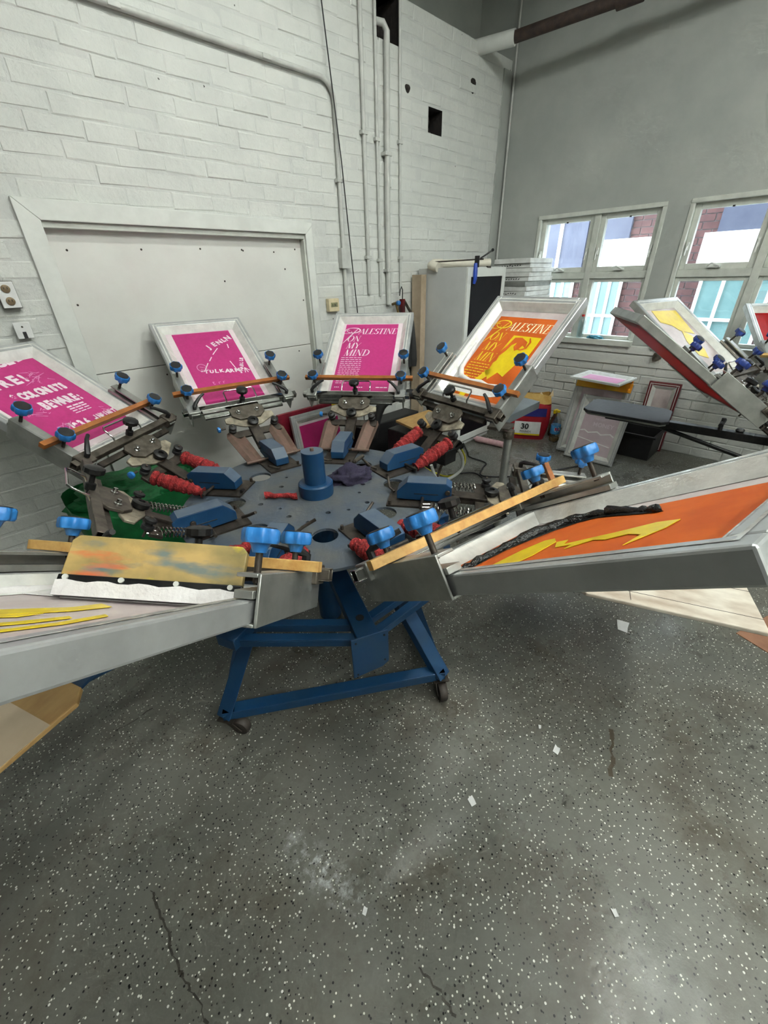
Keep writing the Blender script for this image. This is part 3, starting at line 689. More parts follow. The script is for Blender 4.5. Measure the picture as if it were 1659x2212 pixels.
def spring_mesh(p0, p1, kind):
    p0, p1 = Vector(p0), Vector(p1); d, x, y, ln = axes(p0, p1)
    m = MB()
    if kind == 'spring':
        for off in (-.014, .014):
            o = y * off if abs(y.y) > abs(x.y) else x * off
            n = 13; pts = []
            for i in range(n * 8 + 1):
                t = i / (n * 8); a = 2 * PI * i / 8; pts.append(p0 + o + d * ln * (.14 + .72 * t) + x * math.cos(a) * .0115 + y * math.sin(a) * .0115)
            m.tube(pts, .0028, 5); m.tube([p0 + o, p0 + o + d * ln * .14 + x * .011], .003, 5); m.tube([p1 + o, p1 + o - d * ln * .14 + x * .011], .003, 5)
        return m.mesh('tension_spring', [spring_steel])
    if kind == 'red':
        n = 20; pts = [p0 + d * ln * (.16 + .80 * i / n) for i in range(n + 1)]
        rs = [.012 + .022 * math.sin(PI * min(1, .15 + .85 * i / n)) ** .6 + .0035 * math.sin(i * 2.6) + R_.uniform(-.003, .003) for i in range(n + 1)]
        rs[0] = .034; rs[1] = .036; rs[-1] = .026
        m.tube(pts, .03, 14, rs=rs); m.mat(1).tube([p0, p0 + d * ln * .2], .008, 6).tube([p1, p1 - d * ln * .1], .008, 6)
        return m.mesh('cloth_wrapped_spring', [red_wrap, steel])
    # stiff rusty cover folded over the spring pair
    s = Vector((0, 1, 0)); nrm = d.cross(s).normalized(); a = []
    for t, wd in ((.0, .034), (.12, .048), (1.0, .042)):
        a.append((p0 + d * ln * t, wd))
    prev = None
    for k in range(2):
        for q in range(4):
            f0, f1 = q / 4, (q + 1) / 4
            def P(i, f): c, wd = a[i]; return c + s * wd * (2 * f - 1) + nrm * (.012 * math.sin(PI * 2 * f) + .004)
            v = [P(k, f0), P(k, f1), P(k + 1, f1), P(k + 1, f0)]
            m.prism(v, nrm * .004)
    m.tube([p1 - s * .05, p1 + s * .05], .008, 8)
    return m.mesh('spring_cover', [rust_brown])

def head(press, az, tilt, kind='d', springs='spring', strip=True, clamps=True, knob=KNOB, dr=0.0, bluebit=False, dz=0.0):
    """one print head: az in the press frame (degrees), tilt in degrees"""
    a, t = math.radians(az), math.radians(tilt)
    RZ = Matrix.Rotation(a, 4, 'Z')
    h = link('pivot_housing', HOUS, press, RZ, .003)
    link('base_plate', BASEP, h)
    H = link('print_head', ARM, press, RZ @ Matrix.Translation((.6085 + dr, 0, .8325 + dz)) @ Matrix.Rotation(-t, 4, 'Y'), .002)
    T = lambda x, y, z: Matrix.Translation((x, y, z))
    link('crossbar', BARS[kind], H, T(BB, 0, 0), .0015); link('lower_bar', LOWB[kind], H, T(BB, 0, 0), .0015)
    link('wing_plate', WING, H, None, .003); link('swivel_plate', UPP, H, None, .002)
    for y in (.055, -.055): link('bolt', BOLT, H, T(BB - .07, y, .004))
    link('pivot_knob', MIDK, H, T(BB - .15, 0, .0)); link('hold_down_knob', CKN, H, T(BB + .012, 0, .012) @ Matrix.Rotation(.15, 4, 'Y'))
    link('wire_handle', WIRE, H, T(BB + .012, 0, .01))
    for s in (1, -1):
        link('adjuster_knob', SPOOL, H, T(BB - .165, s * .125, -.012))
        if clamps:
            link('clamp_block', BLOCK_C if kind == 'c' else BLOCK, H, T(BB, s * .283, 0), .003)
            link('clamp_lever', LEVER_R if s > 0 else LEVER, H, T(BB, s * .275, .02) @ Matrix.Rotation(PI * .1 * s, 4, 'Z'))
            link('side_clamp', CHAN[s], H, T(BB, 0, 0), .0015); link('pressure_bar', PAD[s], H, T(BB, 0, 0), .001)
            for dx in (.095, .275): link('clamp_knob', knob, H, T(BB + dx, s * .281, .058 + jit(.006)) @ Matrix.Rotation(R_.uniform(0, 1), 4, 'Z'))
    if strip: link('wood_strip', STRIP_W if strip == 'w' else STRIP_P, H, T(BB + .127, .0, .021), .001)
    if bluebit:
        MB().tube([(BB - .15, .16, -.012), (BB - .15, .19, -.014)], .006, 8).mat(1).lathe([(.004, 0), (.016, .006), (.016, .018), (.006, .022)], 10, M=T(BB - .15, .185, -.014) @ Matrix.Rotation(-PI / 2, 4, 'X')).build('wing_screw', [steel_dark, knob_blue], H)
    # springs from the head down to the base plate
    inv = H.matrix_basis.inverted() @ RZ
    for s in (1, -1):
        p0 = Vector((BB - .165, s * .125, -.04)); p1 = inv @ Vector((.50, s * .105, .80))
        link('tension_spring' if springs == 'spring' else ('cloth_wrapped_spring' if springs == 'red' else 'spring_cover'), spring_mesh(p0, p1, springs), H)
    # steel rod the springs hook on
    MB().cyl((.50, -.13, .80), (.50, .13, .80), .007, 8).build('spring_rod', steel_dark, press, 60, M=RZ)
    return H

def disc_with_holes(R, z, th, holes, seg=72):
    """round plate with real through holes, triangulated by bmesh"""
    import bmesh
    bm = bmesh.new()
    def loop(cx, cy, r, n):
        vs = [bm.verts.new((cx + r * math.cos(2 * PI * i / n), cy + r * math.sin(2 * PI * i / n), z)) for i in range(n)]
        return [bm.edges.new((vs[i], vs[(i + 1) % n])) for i in range(n)]
    ed = loop(0, 0, R, seg)
    for (cx, cy, r) in holes: ed += loop(cx, cy, r, 24 if r > .03 else 10)
    bmesh.ops.triangle_fill(bm, use_beauty=True, use_dissolve=False, edges=ed)
    g = bmesh.ops.extrude_face_region(bm, geom=bm.faces[:])
    bmesh.ops.translate(bm, verts=[v for v in g['geom'] if isinstance(v, bmesh.types.BMVert)], vec=(0, 0, -th))
    bmesh.ops.recalc_face_normals(bm, faces=bm.faces[:])
    me = bpy.data.meshes.new('carousel_plate'); bm.to_mesh(me); bm.free(); return me

def press_core(press, paint, plate_m, top_m):
    hol = []
    for k in range(8):
        a = math.radians(22.5 + 45 * k); hol.append((.375 * math.cos(a), .375 * math.sin(a), .052))
    for k in range(16):
        a = math.radians(9 + 22.5 * k); r = .2 + .06 * ((k * 7) % 3) / 2; hol.append((r * math.cos(a), r * math.sin(a), .008 + .004 * (k % 2)))
    me = disc_with_holes(.60, .7735, .012, hol); me.materials.append(plate_m); link('carousel_plate', me, press)
    m = MB(); m.mat(0).lathe([(.078, .7735), (.08, .79), (.08, .83), (.074, .836)], 32); m.lathe([(.05, .836), (.05, .985)], 28); m.mat(1).lathe([(.0495, .985), (.0495, .9865)], 28); m.mat(2).cyl((0, 0, .98), (0, 0, 1.0), .009, 8)
    m.build('centre_post', [paint, top_m, rust_brown], press)
    MB().cyl((0, 0, .02), (0, 0, .77), .06, 20).build('column', paint, press)
def bar_between(m, p0, p1, w_, h_):
    d = Vector(p1) - Vector(p0); s = Vector((-d.y, d.x, 0)).normalized() * w_ / 2; u = Vector((0, 0, h_))
    p0, p1 = Vector(p0), Vector(p1)
    m.prism([p0 - s, p0 + s, p0 + s - u, p0 - s - u], p1 - p0)
    return m
def angle_between(m, p0, p1, w_, h_, t=.006, flip=1):
    """angle iron: flat top flange and outer web"""
    d = Vector(p1) - Vector(p0); n = Vector((-d.y, d.x, 0)).normalized() * flip; p0, p1 = Vector(p0), Vector(p1); z = Vector((0, 0, 1))
    m.prism([p0, p0 + n * w_, p0 + n * w_ - z * t, p0 - z * t], p1 - p0); m.prism([p0 - z * t, p0 + n * t - z * t, p0 + n * t - z * h_, p0 - z * h_], p1 - p0)
    return m
def caster(press, x, y, rz):
    M = Matrix.Translation((x, y, 0)) @ Matrix.Rotation(rz, 4, 'Z')
    c = MB().box((-.035, -.035, .088), (.035, .035, .094)).cyl((0, 0, .075), (0, 0, .09), .022, 14).prism([(-.02, .02, .08), (.02, .02, .08), (.06, .02, .035), (.035, .02, .03)], (0, .004, 0)).prism([(-.02, -.024, .08), (.02, -.024, .08), (.06, -.024, .035), (.035, -.024, .03)], (0, .004, 0)).build('caster', steel_dark, press, M=M)
    MB().lathe([(.012, -.018), (.036, -.017), (.041, -.01), (.041, .01), (.036, .017), (.012, .018)], 22, M=Matrix.Translation((.045, 0, .041)) @ Matrix.Rotation(PI / 2, 4, 'X')).build('wheel', mat('worn_wheel', (70, 62, 56), (44, 40, 38), .6, scale=20), c)

PH = 35.67
CX, CY = .9746, 1.4536
press = tag(empty('screen_printing_press', (CX, CY, 0), math.radians(PH)), 'large blue eight-station carousel screen printing press on a caster frame', 'printing press')
press_core(press, press_blue, plate_blue, press_blue_top)
# k: G0 H45 A90 B135 C180 D225 E270 F315
head(press, .2, 31.8, 'c', 'cover', 'w', bluebit=True)
head(press, 45, 33.15, 'c', 'cover', 'w', bluebit=True)
head(press, 90.5, 34.7, 'd', 'red', 'w', bluebit=True, dz=-.007)
head(press, 135, 37, 'd', 'spring', None, clamps=False, dr=-.055)
head(press, 180.4, 36.6, 'd', 'red', 'p', dr=.02)
head(press, 225.2, 36.0, 'c', 'red', 'p', dr=.015, dz=-.016)
head(press, 269.7, -3.0, 'd', 'spring', 'w')
head(press, 314.8, 41.8, 'd', 'red', 'w', dz=-.011)
# base frame, in press coordinates
IM = press.matrix_basis.copy(); IM = (Matrix.Translation((CX, CY, 0)) @ Matrix.Rotation(math.radians(PH), 4, 'Z')).inverted()
def W(x, y, z): return IM @ Vector((x, y, z))
feet = [(.235, 1.215), (1.02, .69), (1.72, 1.69), (.93, 2.22)]
for i in range(4):
    a, b = feet[i], feet[(i + 1) % 4]
    angle_between(MB(), W(a[0], a[1], .135), W(b[0], b[1], .135), .05, .045, flip=1).build('base_rail', press_blue, press, 0, bevel=.002)
    cx, cy = a; dx, dy = CX - cx, CY - cy; l = math.hypot(dx, dy); ux, uy = dx / l, dy / l
    p0 = Vector((cx, cy, .11)); p1 = Vector((cx + ux * .52, cy + uy * .52, .75)); s = Vector((-uy, ux, 0)) * .035; q = Vector((ux, uy, 0)) * .006
    m = MB(); m.prism([W(*(p0 - s)), W(*(p0 + s)), W(*(p0 + s + q)), W(*(p0 - s + q))], W(*p1) - W(*p0))
    m.prism([W(*(p0 + s)), W(*(p0 + s + q * 8)), W(*(p0 + s + q * 8 - s * .17)), W(*(p0 + s - s * .17))], W(*p1) - W(*p0))
    m.build('leg', press_blue, press, 0, bevel=.002)
    caster(press, *W(cx + ux * .03, cy + uy * .03, 0)[:2], math.radians([-95, -160, 20, 100][i]))
# lower carousel: arms, tie bars, platens
ARMS = (-68.4, -113.4, -158.4, -203.4, -23.4)
def pol(az, r, z): a = math.radians(az); return W(CX + r * math.cos(a), CY + r * math.sin(a), z)
for az in ARMS:
    m = bar_between(MB(), pol(az, .06, .51), pol(az, .70, .51), .085, .05); m.build('platen_arm', press_blue, press, 0, bevel=.003)
for a, b in zip(sorted(ARMS)[:-1], sorted(ARMS)[1:]):
    for r in (.61, .69): angle_between(MB(), pol(a, r, .49), pol(b, r, .49), .035, .035, flip=1).build('tie_bar', press_blue, press, 0, bevel=.002)
# empty bracket plate at the front
az = -113.4; a = math.radians(az)
Mb = IM @ Matrix.Translation((CX + .70 * math.cos(a), CY + .70 * math.sin(a), .53)) @ Matrix.Rotation(a, 4, 'Z')
bp_ = MB().prism([(0, -.072, 0), (0, .072, 0), (0, .072, -.165), (0, .045, -.185), (0, -.072, -.20)], (.007, 0, 0)).build('bracket_plate', press_blue, press, 0, M=Mb, bevel=.002)
for y, z in ((-.055, -.02), (.055, -.02), (.055, -.15), (-.055, -.185)): MB().cyl((.0065, y, z), (.009, y, z), .004, 8).build('screw_hole', black, bp_)
MB().cyl((-.11, 0, -.0195), (-.11, 0, -.0175), .016, 16).build('bolt_hole', black, bp_)
def platen(az, L0, L1, hw, mt, z, shape=0, sh=0.0, c=.035):
    a = math.radians(az); M = IM @ Matrix.Translation((CX, CY, 0)) @ Matrix.Rotation(a, 4, 'Z') @ Matrix.Translation((0, sh, 0))
    s = MB()
    if shape == 0: pts = [(L0 + c, -hw), (L1, -hw), (L1, hw), (L0 + c, hw), (L0, hw - c), (L0, -hw + c)]
    s.prism([(x, y, z - .016) for x, y in pts], (0, 0, .016)); p = s.build('platen', mt, press, 0, M=M, bevel=.004)
    MB().prism([(L0 + .04, -hw + .03, z - .03), (L1 - .05, -hw + .03, z - .03), (L1 - .05, hw - .03, z - .03), (L0 + .04, hw - .03, z - .03)], (0, 0, .013)).build('underlay', black, p)
    b_ = MB(); b_.prism([(.6, -.03, .50), (.6, -.03, .45), (L0 + .1, -.03, z - .075), (L1 - .2, -.03, z - .07), (L1 - .2, -.03, z - .03), (L0 + .02, -.03, z - .03)], (0, .06, 0)).prism([(L0 - .16, -.11, z - .04), (L0 + .12, -.16, z - .04), (L0 + .12, .16, z - .04), (L0 - .16, .11, z - .04)], (0, 0, .008))
    b_.build('platen_bracket', press_blue, press, 0, M=M, bevel=.003)
    return p
def wood_platen_mat(name, c1, c2, sc=(3, 30, 30)):
    m = bpy.data.materials.new(name); m.use_nodes = True; nt = m.node_tree; N = nt.nodes; L = nt.links; b = N['Principled BSDF']; b.inputs['Roughness'].default_value = .5
    tc = N.new('ShaderNodeTexCoord'); mp = N.new('ShaderNodeMapping'); mp.inputs['Scale'].default_value = sc; n = N.new('ShaderNodeTexNoise'); n.inputs['Scale'].default_value = 2.0; n.inputs['Detail'].default_value = 8
    r = N.new('ShaderNodeValToRGB'); r.color_ramp.elements[0].position = .35; r.color_ramp.elements[1].position = .68; r.color_ramp.elements[0].color = lin(c1); r.color_ramp.elements[1].color = lin(c2)
    L.new(tc.outputs['Object'], mp.inputs[0]); L.new(mp.outputs[0], n.inputs['Vector']); L.new(n.outputs['Fac'], r.inputs[0]); L.new(r.outputs[0], b.inputs['Base Color']); return m
worn_ply = wood_platen_mat('worn_platen_wood', (226, 218, 204), (176, 158, 140), (4, 9, 9)); clean_ply = wood_platen_mat('clean_platen_wood', (206, 168, 108), (186, 146, 90), (6, 14, 14))
pR = platen(-67.7, 1.14, 1.68, .205, worn_ply, .70); pR['label'] = 'worn wooden platen with pencil lines under the black-inked screen'
pL = platen(-158.0, 1.12, 1.75, .205, clean_ply, .735, sh=-.215); pL['label'] = 'wooden platen partly covered with pale tape'
for t_ in (.06, .2, .3):
    MB().box((1.15, -.205 + t_, .7001), (1.68, -.2035 + t_, .7008)).build('pencil_line', steel_dark, pR)
MB().box((1.31, -.19, .7001), (1.3116, .2, .7008)).build('pencil_line', steel_dark, pR)
MB().box((1.22, -.205, .735), (1.75, .205, .7362)).build('pale_tape', mat('pale_tape', (224, 204, 176), (212, 190, 160), .5, scale=6), pL, 0)

# =================================================================== SCREENS
def screen_frame(M, L, label, mesh_m, hw=.29, rail=.038, z0=-.078, z1=-.036, x0=.03, tape_m=tape, group=None, frame_m=alu_frame, thing='printing_screen', cat='screen'):
    """M maps head-local (x along arm from the crossbar, y left, z up)"""
    S = tag(empty(thing, M=M), label, cat, group)
    fr = MB()
    fr.box((x0, -hw, z0), (L, -hw + rail, z1)); fr.box((x0, hw - rail, z0), (L, hw, z1)); fr.box((x0, -hw + rail, z0), (x0 + rail, hw - rail, z1)); fr.box((L - rail, -hw + rail, z0), (L, hw - rail, z1))
    fr.build('frame', frame_m, S, 0, bevel=.004)
    MB().box((x0 + rail - .004, -hw + rail - .004, z0 + .001), (L - rail + .004, hw - rail + .004, z0 + .003)).build('mesh_fabric', mesh_m, S, 0)
    # sealing tape: sloped film from the rail down to the mesh
    tp = MB(); zt, zb = z1 + .0008, z0 + .0042; ins = .034
    def ring(off, z): return [(x0 + rail + off, -hw + rail + off, z), (L - rail - off, -hw + rail + off, z), (L - rail - off, hw - rail - off, z), (x0 + rail + off, hw - rail - off, z)]
    r0, r1, r2 = ring(-.02, zt), ring(.003, zt - .003), ring(ins, zb)
    for a, b in ((r0, r1), (r1, r2)):
        for i in range(4): j = (i + 1) % 4; tp.poly([a[i], a[j], b[j], b[i]])
    tp.build('sealing_tape', tape_m, S, 0)
    S['z'] = z0 + .0036
    return S
def head_matrix(az, tilt, dr=0.0, c=(CX, CY), ph=PH, dz=0.0):
    return Matrix.Translation((c[0], c[1], 0)) @ Matrix.Rotation(math.radians(ph + az), 4, 'Z') @ Matrix.Translation((.6085 + dr, 0, .8325 + dz)) @ Matrix.Rotation(-math.radians(tilt), 4, 'Y') @ Matrix.Translation((BB, 0, 0))
def patch(S, xa, xb, ya, yb, mt, name='stencil', dz=0.0, wav=0.0):
    z = -.0744 + dz
    if not wav: return MB().box((xa, ya, z - .001), (xb, yb, z)).build(name, mt, S, 0)
def blob(S, pts, mt, name, dz=.0, th=.0015):
    z = -.0744 + dz; o = MB().prism([(x, y, z) for x, y in pts], (0, 0, th)); return o.build(name, mt, S, 0)
def orient(pts):   # make counter-clockwise
    a = sum(pts[i][0] * pts[(i + 1) % len(pts)][1] - pts[(i + 1) % len(pts)][0] * pts[i][1] for i in range(len(pts)))
    return pts if a > 0 else pts[::-1]

# --- G: magenta "Palestine on my mind"
S = screen_frame(head_matrix(.2, 31.8), .845, 'silver framed screen with magenta stencil headed PALESTINE ON MY MIND', mesh_pink)
patch(S, .10, .765, -.186, .200, magenta)
def TM(ox, oy, dz=.0006):      # text plane: origin at left/bottom, x right, y up
    return lambda x, y: (oy + y, ox - x, -.0744 + dz)
def palestine(S, ox, oy, mw, mp, wide=.386, pic=False):
    m = MB(); M = TM(ox, oy)
    swash_P(m, M, .008, .50, .095)
    xe = serif_word(m, M, 'ALESTINE', .105, .535, .058, squeeze=.92)
    m.build('headline', mw if not pic else mp[0], S, 0) if not pic else None
    if pic:
        m2 = MB(); swash_P(m2, M, .008, .50, .095); m2.build('headline', mp[1], S, 0)
        m3 = MB(); serif_word(m3, M, 'ALESTINE', .105, .535, .058, squeeze=.92); m3.build('headline', mp[0], S, 0)
    m = MB(); serif_word(m, M, 'ON', .03, .458, .058); serif_word(m, M, 'MY', .035, .387, .058); serif_word(m, M, 'MIND', .03, .312, .062)
    m.build('headline', mw if not pic else mp[1], S, 0)
    m = MB()
    for r in range(14):
        x = .02; y = .293 - r * .0185
        end = .165 if r < 12 else (.12 if r == 12 else .09)
        while x < end:
            l = min(R_.uniform(.012, .034), end - x + .004); seg2(m, M, x, y, x + l, y, .0052); x += l + .006
    m.build('paragraph', mw if not pic else mp[1], S, 0)
    m = MB()
    for x, l in ((.02, .035), (.175, .04), (.30, .08)):
        for q in range(3): seg2(m, M, x + q * l / 3, .015, x + q * l / 3 + l / 3 - .004, .015, .008)
    m.build('footer', mw if not pic else mp[1], S, 0)
palestine(S, .2, .125, print_white, None)
# --- H: magenta map screen
S = screen_frame(head_matrix(45, 33.15), .811, 'silver framed screen with magenta map stencil lettered JENIN and TULKARM', mesh_pink)
patch(S, .10, .733, -.186, .180, magenta)
M = TM(.18, .10); m = MB()
m = MB(); sans(m, M, 'JENIN', .185, .47, .052, ang=.42, bold=.0022, wob=.14); m.build('place_name', print_white, S, 0)
m = MB(); sans(m, M, 'TULKARM.', .08, .262, .042, ang=-.13, bold=.0018, wob=.16); m.build('place_name', print_white, S, 0)
m = MB(); sans(m, M, 'NABLUS', .315, .235, .031, ang=1.2, bold=.0012, wob=.12); m.build('place_name', print_white, S, 0)
m = MB()
for a in ((.235, .47, .185, .415), (.17, .395, .145, .36), (.13, .345, .085, .275), (.285, .245, .268, .34), (.31, .50, .305, .46), (.335, .265, .36, .235), (.335, .265, .345, .22), (.335, .265, .325, .22), (.085, .275, .07, .28)): seg2(m, M, *a, .006)
for c in ((.07, .28), (.30, .225), (.31, .53)):
    m.poly([M(c[0] + .007 * math.cos(k), c[1] + .007 * math.sin(k)) for k in (0, 1, 2, 3, 4, 5)])
m.build('map_lines', print_white, S, 0)
m = MB()
path2(m, M, [(.08 + .028 * math.cos(a / 3), .31 + .032 * math.sin(a / 3)) for a in range(0, 18)], [.005] * 18); seg2(m, M, .07, .32, .09, .31, .004); seg2(m, M, .07, .30, .095, .275, .004); seg2(m, M, .095, .31, .115, .285, .004)
sans(m, M, 't', .095, .155, .05); sans(m, M, 'r r', .13, .155, .04)
m.build('faint_marks', print_soft, S, 0)
# --- A: magenta slogan screen at the left
S = screen_frame(head_matrix(90.5, 34.7, dz=-.007), .745, 'silver framed screen with magenta stencil lettered COLONISTS BEWARE and 1936', mesh_pink)
patch(S, .13, .715, -.236, .20, magenta)
M = TM(.20, .13); m = MB()
m = MB(); sans(m, M, 'JUNGLE', .055, .49, .075, ang=.18, bold=.004, wob=.12); m.build('slogan_word', print_white, S, 0)
m = MB(); sans(m, M, 'FIRE!', .03, .40, .075, ang=.05, bold=.004, wob=.12); m.build('slogan_word', print_white, S, 0)
m = MB(); sans(m, M, '*COLONISTS', .10, .315, .038, bold=.003, stretch=1.5, wob=.08); m.build('slogan_word', print_white, S, 0)
m = MB(); sans(m, M, 'BEWARE:', .15, .228, .045, bold=.003, stretch=1.45, wob=.08); m.build('slogan_word', print_white, S, 0)
m = MB(); sans(m, M, '1936 -', .13, .075, .044, bold=.003, stretch=1.4, wob=.1); m.build('slogan_word', print_white, S, 0)
m = MB(); sans(m, M, 'INFINITY', .283, .085, .028, bold=.002, stretch=1.45, wob=.05); m.build('slogan_word', print_white, S, 0)
m = MB(); seg2(m, M, .29, .072, .42, .072, .005)
for r in range(4):
    for q in range(3): seg2(m, M, .235 + q * .035, .205 - r * .015, .262 + q * .035 + jit(.004), .205 - r * .015, .009 - r * .0014)
m.build('small_print', print_white, S, 0)
for cx, cy, n in ((.30, .42, 16), (.10, .22, 9), (.13, .10, 9), (.355, .13, 8)):
    m = MB()
    for q in range(n):
        x, y = cx + jit(.05), cy + jit(.035); path2(m, M, [(x, y), (x + jit(.02), y + jit(.015)), (x + jit(.04), y + jit(.02))], [.003, .0045, .002])
    m.build('sketch_mark', print_soft, S, 0)
# --- F: orange portrait screen
S = screen_frame(head_matrix(314.8, 41.8, dz=-.011), .775, 'taped silver screen with orange stencil and yellow portrait figure', mesh_white)
patch(S, .06, .66, -.186, .195, orange)
palestine(S, .195, .03, None, (print_cream, print_yellow), pic=True)
z_ = .0012
Fm = lambda pts: orient([(.03 + y, .195 - x) for x, y in pts])
blob(S, Fm([(.185, .505), (.365, .505), (.365, .34), (.345, .37), (.33, .345), (.30, .235), (.25, .255), (.215, .20), (.205, .215), (.165, .245), (.175, .30), (.165, .33)]), yellow_ink, 'portrait_highlight', .0008, .0008)
blob(S, Fm([(.175, .27), (.15, .215), (.125, .165), (.145, .14), (.17, .175), (.2, .22), (.215, .26)]), yellow_ink, 'portrait_highlight', .0008, .0008)
blob(S, Fm([(.10, .13), (.15, .13), (.145, .07), (.105, .07)]), yellow_ink, 'portrait_highlight', .0008, .0008)
blob(S, Fm([(.205, .49), (.25, .495), (.30, .47), (.31, .43), (.285, .445), (.275, .42), (.255, .405), (.235, .43), (.24, .46), (.215, .44), (.205, .40), (.185, .36), (.19, .33), (.178, .31), (.182, .27), (.17, .255), (.165, .30), (.16, .36), (.19, .43)]), orange, 'portrait_shadow', .0018, .0006)
m = MB(); pts = [(.30, .497), (.318, .47), (.316, .43), (.29, .415), (.265, .42)]; path2(m, lambda x, y: (.03 + y, .195 - x, -.0744 + .0026), pts, [.006, .012, .012, .009, .004]); m.build('portrait_shadow', orange, S, 0)
# thick white ink pushed round the lower edge
m = MB(); path = [(.45, .225), (.36, .215), (.27, .205), (.215, .165), (.195, .08), (.205, .0), (.185, -.06), (.20, -.12), (.17, -.2)]
m.tube([(x, y, -.072) for x, y in path], .02, 8, rs=[.008, .014, .017, .02, .017, .014, .018, .012, .006]); m.build('white_ink_ridge', white_ink, S, 60)
blob(S, orient([(.12, .235), (.36, .235), (.27, .2), (.21, .155), (.19, .08), (.205, .0), (.18, -.06), (.20, -.12), (.16, -.2), (.13, -.12), (.12, .0)]), white_ink, 'white_ink_film', .001, .001)
# --- D: near right screen with black ink
S = screen_frame(head_matrix(225.2, 36.0, .015, dz=-.016), .765, 'near screen on the right with orange stencil and a streak of black ink', mesh_white)
patch(S, .07, .70, -.235, .165, orange)
cen = [(.145, -.20), (.165, -.15), (.162, -.09), (.165, -.02), (.185, .05), (.22, .12), (.265, .16), (.32, .175), (.385, .155), (.445, .125), (.50, .09)]
m = MB(); m.tube([(x + jit(.004), y, -.071 + jit(.003)) for x, y in smooth_path(cen, 4)], .02, 8, rs=[max(.003, .013 * math.sin(PI * min(1, (k + 2) / 43)) ** .4 + R_.uniform(-.004, .004)) for k in range(41)]); m.build('black_ink_streak', black_ink, S, 60)
blob(S, orient([(.14, -.21), (.185, -.15), (.185, -.09), (.19, -.02), (.215, .04), (.25, .10), (.29, .135), (.33, .145), (.39, .125), (.45, .10), (.505, .085), (.46, .14), (.39, .175), (.32, .195), (.255, .18), (.205, .125), (.17, .05), (.15, -.02), (.145, -.1)]), black_ink, 'black_ink_film', .001, .001)
blob(S, orient([(.25, -.15), (.262, -.05), (.285, .005), (.31, .01), (.335, -.02), (.335, -.10), (.32, -.16)]), yellow_ink, 'yellow_ink', .001, .001)
blob(S, orient([(.34, -.025), (.365, -.02), (.375, -.05), (.42, -.035), (.47, -.02), (.53, .005), (.57, .0), (.565, -.04), (.53, -.11), (.535, -.06), (.505, -.045), (.47, -.06), (.44, -.05), (.40, -.085), (.40, -.06), (.365, -.065)]), yellow_ink, 'yellow_ink', .001, .001)
# --- C: near left screen with squeegee
S = screen_frame(head_matrix(180.4, 36.6, .02), .86, 'near screen on the left with pale mesh and yellow streaks', mesh_white)
for pts in ([(.27, -.02), (.33, -.02), (.42, -.08), (.50, -.10), (.62, -.12), (.62, -.08), (.50, -.05), (.44, .0), (.40, .0), (.46, -.04), (.36, .01), (.29, .02)], [(.40, .045), (.47, .03), (.55, .0), (.62, -.03), (.62, -.015), (.55, .02), (.47, .05), (.41, .06)], [(.36, .07), (.45, .075), (.54, .06), (.53, .075), (.45, .09), (.37, .085)]):
    blob(S, orient(pts), yellow_ink, 'yellow_streak', .001, .0008)
m = MB(); m.tube([(.08, -.235, -.071), (.25, -.232, -.07), (.45, -.236, -.071), (.7, -.235, -.071)], .012, 8, rs=[.01, .012, .01, .006]); m.build('white_ink_ridge', white_ink, S, 60)
blob(S, orient([(.07, -.245), (.25, -.245), (.24, -.16), (.10, .12), (.12, .24), (.07, .24)]), white_ink, 'white_ink_film', .001, .0015)
# --- E: lowered screen behind, mostly white
S = screen_frame(head_matrix(269.7, -3.0), .80, 'lowered screen with plain pale mesh between the press and the windows', mesh_white)

# --- squeegee standing in the near left screen
Msq = head_matrix(180.4, 36.6, .02)
pA, pB = Vector((.255, -.135, -.07)), Vector((.178, .205, -.07))
d = (pB - pA); ln = d.length; ex = d.normalized(); lean = Vector((-.30, -.02, .95)).normalized(); ey = lean.cross(ex).normalized(); ez = ex.cross(ey).normalized()
Mloc = Matrix(((ex.x, ey.x, ez.x, pA.x), (ex.y, ey.y, ez.y, pA.y), (ex.z, ey.z, ez.z, pA.z), (0, 0, 0, 1)))
sq = tag(empty('squeegee', M=Msq @ Mloc), 'wooden squeegee with rivets and white ink leaning in the near left screen', 'squeegee')
sqw = wood_platen_mat('stained_squeegee_wood', (190, 160, 100), (120, 112, 72), (5, 12, 8))
def stain(mt, colr, scale, p0, p1, off, amt):
    N = mt.node_tree.nodes; L = mt.node_tree.links; b = N['Principled BSDF']; src = b.inputs['Base Color'].links[0].from_socket
    tc = N.new('ShaderNodeTexCoord'); mp = N.new('ShaderNodeMapping'); mp.inputs['Location'].default_value = off; mp.inputs['Scale'].default_value = scale; n = N.new('ShaderNodeTexNoise'); n.inputs['Scale'].default_value = 1.0; n.inputs['Detail'].default_value = 5
    r = N.new('ShaderNodeValToRGB'); r.color_ramp.elements[0].position = p0; r.color_ramp.elements[1].position = p1; r.color_ramp.elements[0].color = (0, 0, 0, 1); r.color_ramp.elements[1].color = (amt, amt, amt, 1)
    x = N.new('ShaderNodeMix'); x.data_type = 'RGBA'; x.inputs[7].default_value = lin(colr)
    L.new(tc.outputs['Object'], mp.inputs[0]); L.new(mp.outputs[0], n.inputs['Vector']); L.new(n.outputs['Fac'], r.inputs[0]); L.new(r.outputs[0], x.inputs[0]); L.new(src, x.inputs[6]); L.new(x.outputs[2], b.inputs['Base Color'])
stain(sqw, (84, 112, 122), (7, 1, 22), .54, .66, (3, 1, 0), .8); stain(sqw, (208, 104, 58), (6, 1, 26), .58, .68, (9, 4, 2), .85); stain(sqw, (200, 180, 40), (14, 1, 20), .62, .7, (1, 7, 5), .8)
